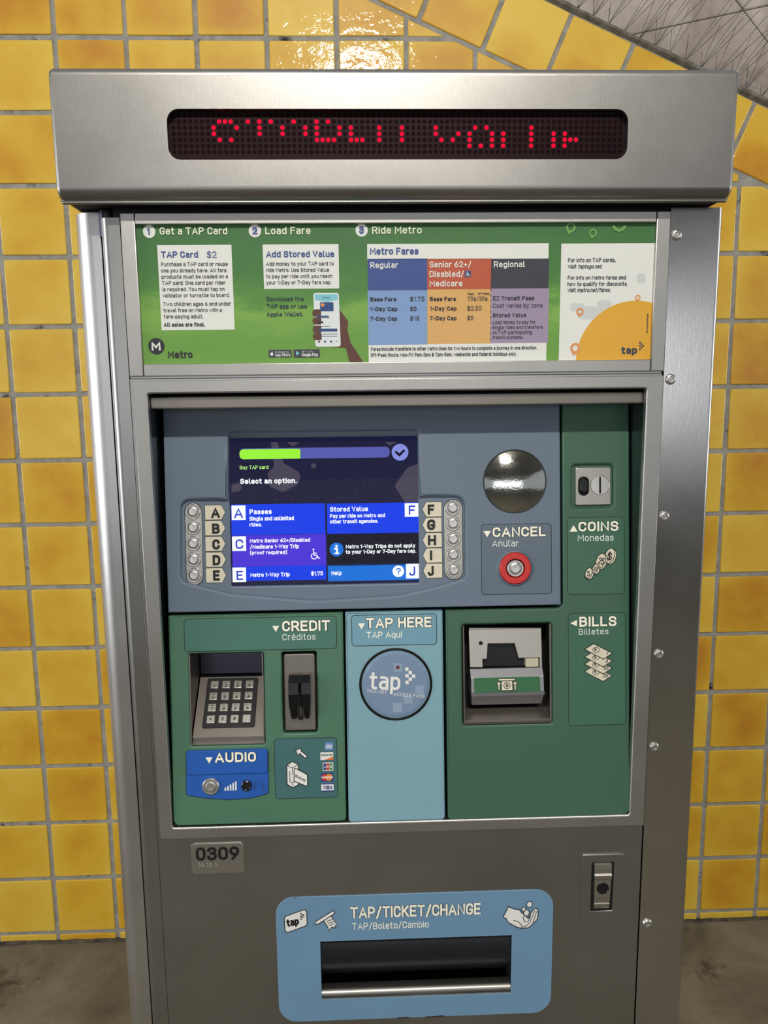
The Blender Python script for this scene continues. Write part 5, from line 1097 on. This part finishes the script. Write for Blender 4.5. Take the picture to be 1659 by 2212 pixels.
# ---- number plate, lock, delivery tray on the door
NP = (-0.29,0.7859,-0.2187,0.8307); mb = MB(); mb.slab(rrect(NP, .0052), -DY, -DY + .0016, .0006, seg=2); npl = part('number_plate', mb, 'satin', root, label='steel plate reading 0309')
mb = MB(); text(mb, '0309', (-0.2833,0.8065,0.0581,0.0191), .17, -DY + .0026, .0010, seg=5); part('raised_number', mb, 'rubber', npl)
mb = MB(); braille(mb, (-0.283110,0.801073,0.000624,0.000686), [(i * 6 + a, b) for i in range(8) for a, b in ((0, 0), (3, 3), (0, 6)) if (i * 7 + int(a) + int(b)) % 3], -DY + .0016, .0007); part('braille_dots', mb, 'bright', npl, kind='stuff')
LK = (0.2466,0.6929,0.3035,0.7975); mb = MB(); LI = (0.2596,0.7113,0.2907,0.7858)
mb.slab(rrect(LK, .0022), -DY, -DY + .0022, .0010, [rrect(LI, .001, 2)], .0006, seg=3); lk = part('lock_plate', mb, 'door', root)
mb = MB(); mb.fill(rect(LI), (), -DY + .0001); part('lock_pocket', mb, 'gap', lk)
lx0, lx1 = (0.2633,0.7597)[0], (0.2874,0.7589)[0]
pz = [((0.2736,0.7839)[1], -DY + .0003, .0004), ((0.2736,0.7825)[1], -DY + .0030, 0), ((0.2738,0.7755)[1], -DY + .0034, 0), ((0.2741,0.7692)[1], -DY + .0032, 0), ((0.2732,0.7671)[1], -DY + .0052, 0), ((0.2733,0.7629)[1], -DY + .0050, 0), ((0.2744,0.7587)[1], -DY + .0030, .0006), ((0.2753,0.7325)[1], -DY + .0030, .0010), ((0.2753,0.7304)[1], -DY + .0022, .0010), ((0.2755,0.724)[1], -DY + .0022, .0014), ((0.2756,0.7225)[1], -DY + .0030, .0012), ((0.2757,0.7197)[1], -DY + .0020, .0014), ((0.2762,0.7147)[1], -DY + .0003, .0014)]
mb = MB(); n = len(pz); L_ = [(lx0 + t, v, w) for v, w, t in pz]; R_ = [(lx1 - t, v, w) for v, w, t in pz]; mb.add(L_ + R_, [(i, i + 1, n + i + 1, n + i) for i in range(n - 1)])
for S in (L_, R_): mb.add(S + [(p_[0], p_[1], -DY) for p_ in S], [(i, i + 1, n + i + 1, n + i) for i in range(n - 1)])
part('lock_handle', mb, 'satin', lk)
c_ = (0.2758,0.7466,0.0085); mb = MB(); mb.dome(c_[0], c_[1], [(c_[2], -DY + .0028), (c_[2], -DY + .0038), (c_[2] * .88, -DY + .0038), (c_[2] * .84, -DY + .0033), (.0001, -DY + .0033)], 28); part('lock_cylinder', mb, 'darksteel', lk)
mb = MB(); mb.fill(circ(c_[0], c_[1] + .001, .0022, 14), (), -DY + .0036); mb.fill(rect((c_[0] - .0010, c_[1] - .0055, c_[0] + .0010, c_[1])), (), -DY + .0036); part('keyhole', mb, 'gap', lk)
mb = MB(); rr = random.Random(4)
for T_, n_ in (((0.2642,0.7716), 8), ((0.2656,0.7271), 9)):
    for i_ in range(n_): x = T_[0] + .0022 * i_; mb.ribbon([(x, T_[1]), (x + rr.uniform(-.0006, .0008), T_[1] + .0014), (x + .0012, T_[1] + rr.uniform(0, .0014))], .0003, -DY + .0034)
part('stamped_marks', mb, 'bright', lk, kind='stuff')
# tray plate
TP_ = (-0.1751,0.5544,0.2101,0.7496); TP_ = ((-0.1787,0.6326)[0], (-0.1552,0.5534)[1], (0.2075,0.6321)[0], (-0.1497,0.7466)[1])
mb = MB(); mb.slab(rrect(TP_, .026, 8), -DY, -DY + .0014, .0004, [rect(TR)], .0004, seg=1); ty = part('tray_plate', mb, 'trayblue', root, label='pale blue delivery tray surround')
mb = MB()
for R_ in (((-0.0123,0.5469)[0], TP_[1] - .0006, (0.0055,0.5462)[0], TP_[1] + .0022), ((0.0266,0.549)[0], TP_[1] - .0006, (0.0564,0.5478)[0], TP_[1] + .0026), ((-0.1547,0.7461)[0], TP_[3] - .0008, (-0.1483,0.7459)[0], TP_[3] + .0003)):
    n = 9; mb.fill([(R_[0], R_[1])] + [(R_[2], R_[1])] + [(R_[2] - (R_[2] - R_[0]) * (i_ + .5) / n, R_[3] - random.uniform(0, (R_[3] - R_[1]) * .6)) for i_ in range(n)], (), -DY + .0016)
part('paint_chips', mb, 'chip', ty)
# bowl of the tray
x0_, z0_, x1_, z1_ = TR; mb = MB(); pr = [(z1_ - .008, -DY - .012)]
for i_ in range(13):
    a = math.radians(90 * i_ / 12); pr.append((z1_ - .008 - (z1_ - z0_ - .014) * (1 - math.cos(a)), -DY - .014 - .060 * math.sin(a)))
hh_ = z1_ - z0_
pr = [(z1_ - .006 - (hh_ - .012) * t, -DY - .006 - .034 * t ** 1.6 + .010 * math.sin(math.pi * t)) for t in [i_ / 14 for i_ in range(15)]]
n = len(pr); mb.smooth = True; mb.add([(x0_, z, w) for z, w in pr] + [(x1_, z, w) for z, w in pr], [(i, i + 1, n + i + 1, n + i) for i in range(n - 1)]); mb.smooth = False
for X in (x0_, x1_): mb.add([(X, z, w) for z, w in pr] + [(X, z, -DY - .004) for z, w in pr], [(i, i + 1, n + i + 1, n + i) for i in range(n - 1)])
part('tray_bowl', mb, 'bay', ty)
mb = MB(); n0 = (z1_ - .0065); mb.box(x0_, n0, -DY - .012, x1_, z1_, -DY - .004); part('tray_top_rail', mb, 'darksteel', ty)
mb = MB(); zz = [(z0_, -DY - .004), (z0_ + .002, -DY - .001), (z0_ + .007, -DY - .001), (z0_ + .0098, -DY - .003), (z0_ + .0108, -DY - .008), (z0_ + .0085, -DY - .02)]
n = len(zz); mb.smooth = True; mb.add([(x0_, z, w) for z, w in zz] + [(x1_, z, w) for z, w in zz], [(i, n + i, n + i + 1, i + 1) for i in range(n - 1)]); mb.smooth = False; part('tray_lip', mb, 'satin', ty)
# tray lettering and pictograms
raised('TAP/TICKET/CHANGE', (-0.0757,0.7124,0.1811,0.0169), ty, FRONT, w=-DY + .0014, wt=.15); thin('TAP/Boleto/Cambio', (-0.0735,0.6946,0.1064,0.0099), ty, FRONT, 'cream', w=-DY + .0014, wt=.11)
mb = MB(); braille(mb, (-0.071424,0.702327,0.000642,0.000710), bcells(12, 1, 91, 13), -DY + .0014, .0006); part('braille_dots', mb, 'groove', ty, kind='stuff')
WZ = -DY + .0016
def pk(b1, b2, m, pts, z=0.0, rnd=False, sw=.0011):
    o_ = ccw([q[:2] for q in mp(m, rpath(pts, True) if rnd else pts)]); b1.fill(o_, (), WZ + z); b2.ribbon(o_, sw, WZ + z + .0002, True)
b1 = MB(); b2 = MB(); m_ = (-0.151854,0.711621,0.000638,0.000706); pk(b1, b2, m_, [(-24, -9, 6), (25, -25, 6), (25, 11, 6), (-23, 27, 6)], rnd=True); part('card_pictogram', b1, 'white', ty)
text(b2, 'tap', (m_[0] - 18 * m_[2], m_[1] - 13 * m_[3], 27 * m_[2], 16 * m_[3]), .22, WZ + .0004, rot=.2, slant=.1)
for a, b in ((0, 0), (1, 1), (0, 2), (2, 2), (1, 3), (0, 4)):
    s_ = 2.9; b2.fill(ccw(mp(m_, [(11 + a * s_ + i_, -16 + b * s_ + j_ - (a * s_) * .3) for i_, j_ in ((0, 0), (s_, 0), (s_, s_), (0, s_))])), (), WZ + .0004)
part('pictogram_lines', b2, 'rubber', ty)
b1 = MB(); b2 = MB(); m_ = (-0.108461,0.709340,0.000640,0.000707); pk(b1, b2, m_, [(-10, -5), (8, -13), (24, 12), (18, 10), (17, 16), (11, 13), (4, 20), (0, 10)], z=0)
pk(b1, b2, m_, [(-25, 0), (15, -23), (17, -16), (-18, 5), (-25, 6)], z=.0004)
for k2 in range(3): b2.ribbon(mp(m_, [(-1 + k2 * 3, 1 + k2 * 4.5), (12 + k2 * 2, -4 + k2 * 4.5)]), .0009, WZ + .0003)
part('ticket_pictogram', b1, 'white', ty); part('pictogram_lines', b2, 'rubber', ty)
b1 = MB(); b2 = MB(); m_ = (0.161203,0.708108,0.000651,0.000713)
pk(b1, b2, m_, [(-26, -21, 1), (-14, -15, 3), (-3, -14, 3), (3, -6, 3), (9, -2, 3), (18, 8, 2), (22, -4, 2), (28, -13, 2), (34, -16, 3), (39, -8, 3), (37, 8, 3), (28, 18, 4), (18, 27, 4), (4, 27, 3), (-2, 29, 3), (-8, 24, 3), (-26, 14, 3), (-30, 6, 2), (-37, 2, 1)], rnd=True)
for pl in ([(-8, 24), (4, 27), (3, 20), (-6, 12), (-14, 10)], [(22, 12), (27, 0), (31, -10)], [(27, 16), (32, 2), (35, -8)], [(9, -2), (6, 6), (10, 14), (18, 12), (22, 2)], [(6, 24), (14, 22), (22, 14)]): b2.ribbon(mp(m_, pl), .0009, WZ + .0004)
for a, b, rx in ((7, -14, 4.2), (13, -6, 6.0), (19, -24, 6.0)):
    e1 = [(m_[0] + x * m_[2], m_[1] - y * m_[3]) for x, y in circ(a, b, rx, 20, rx * 1.1)]; b1.fill(ccw(e1), (), WZ + .0005); b2.ribbon(e1, .0009, WZ + .0007, True)
part('hand_pictogram', b1, 'white', ty); part('pictogram_lines', b2, 'rubber', ty)
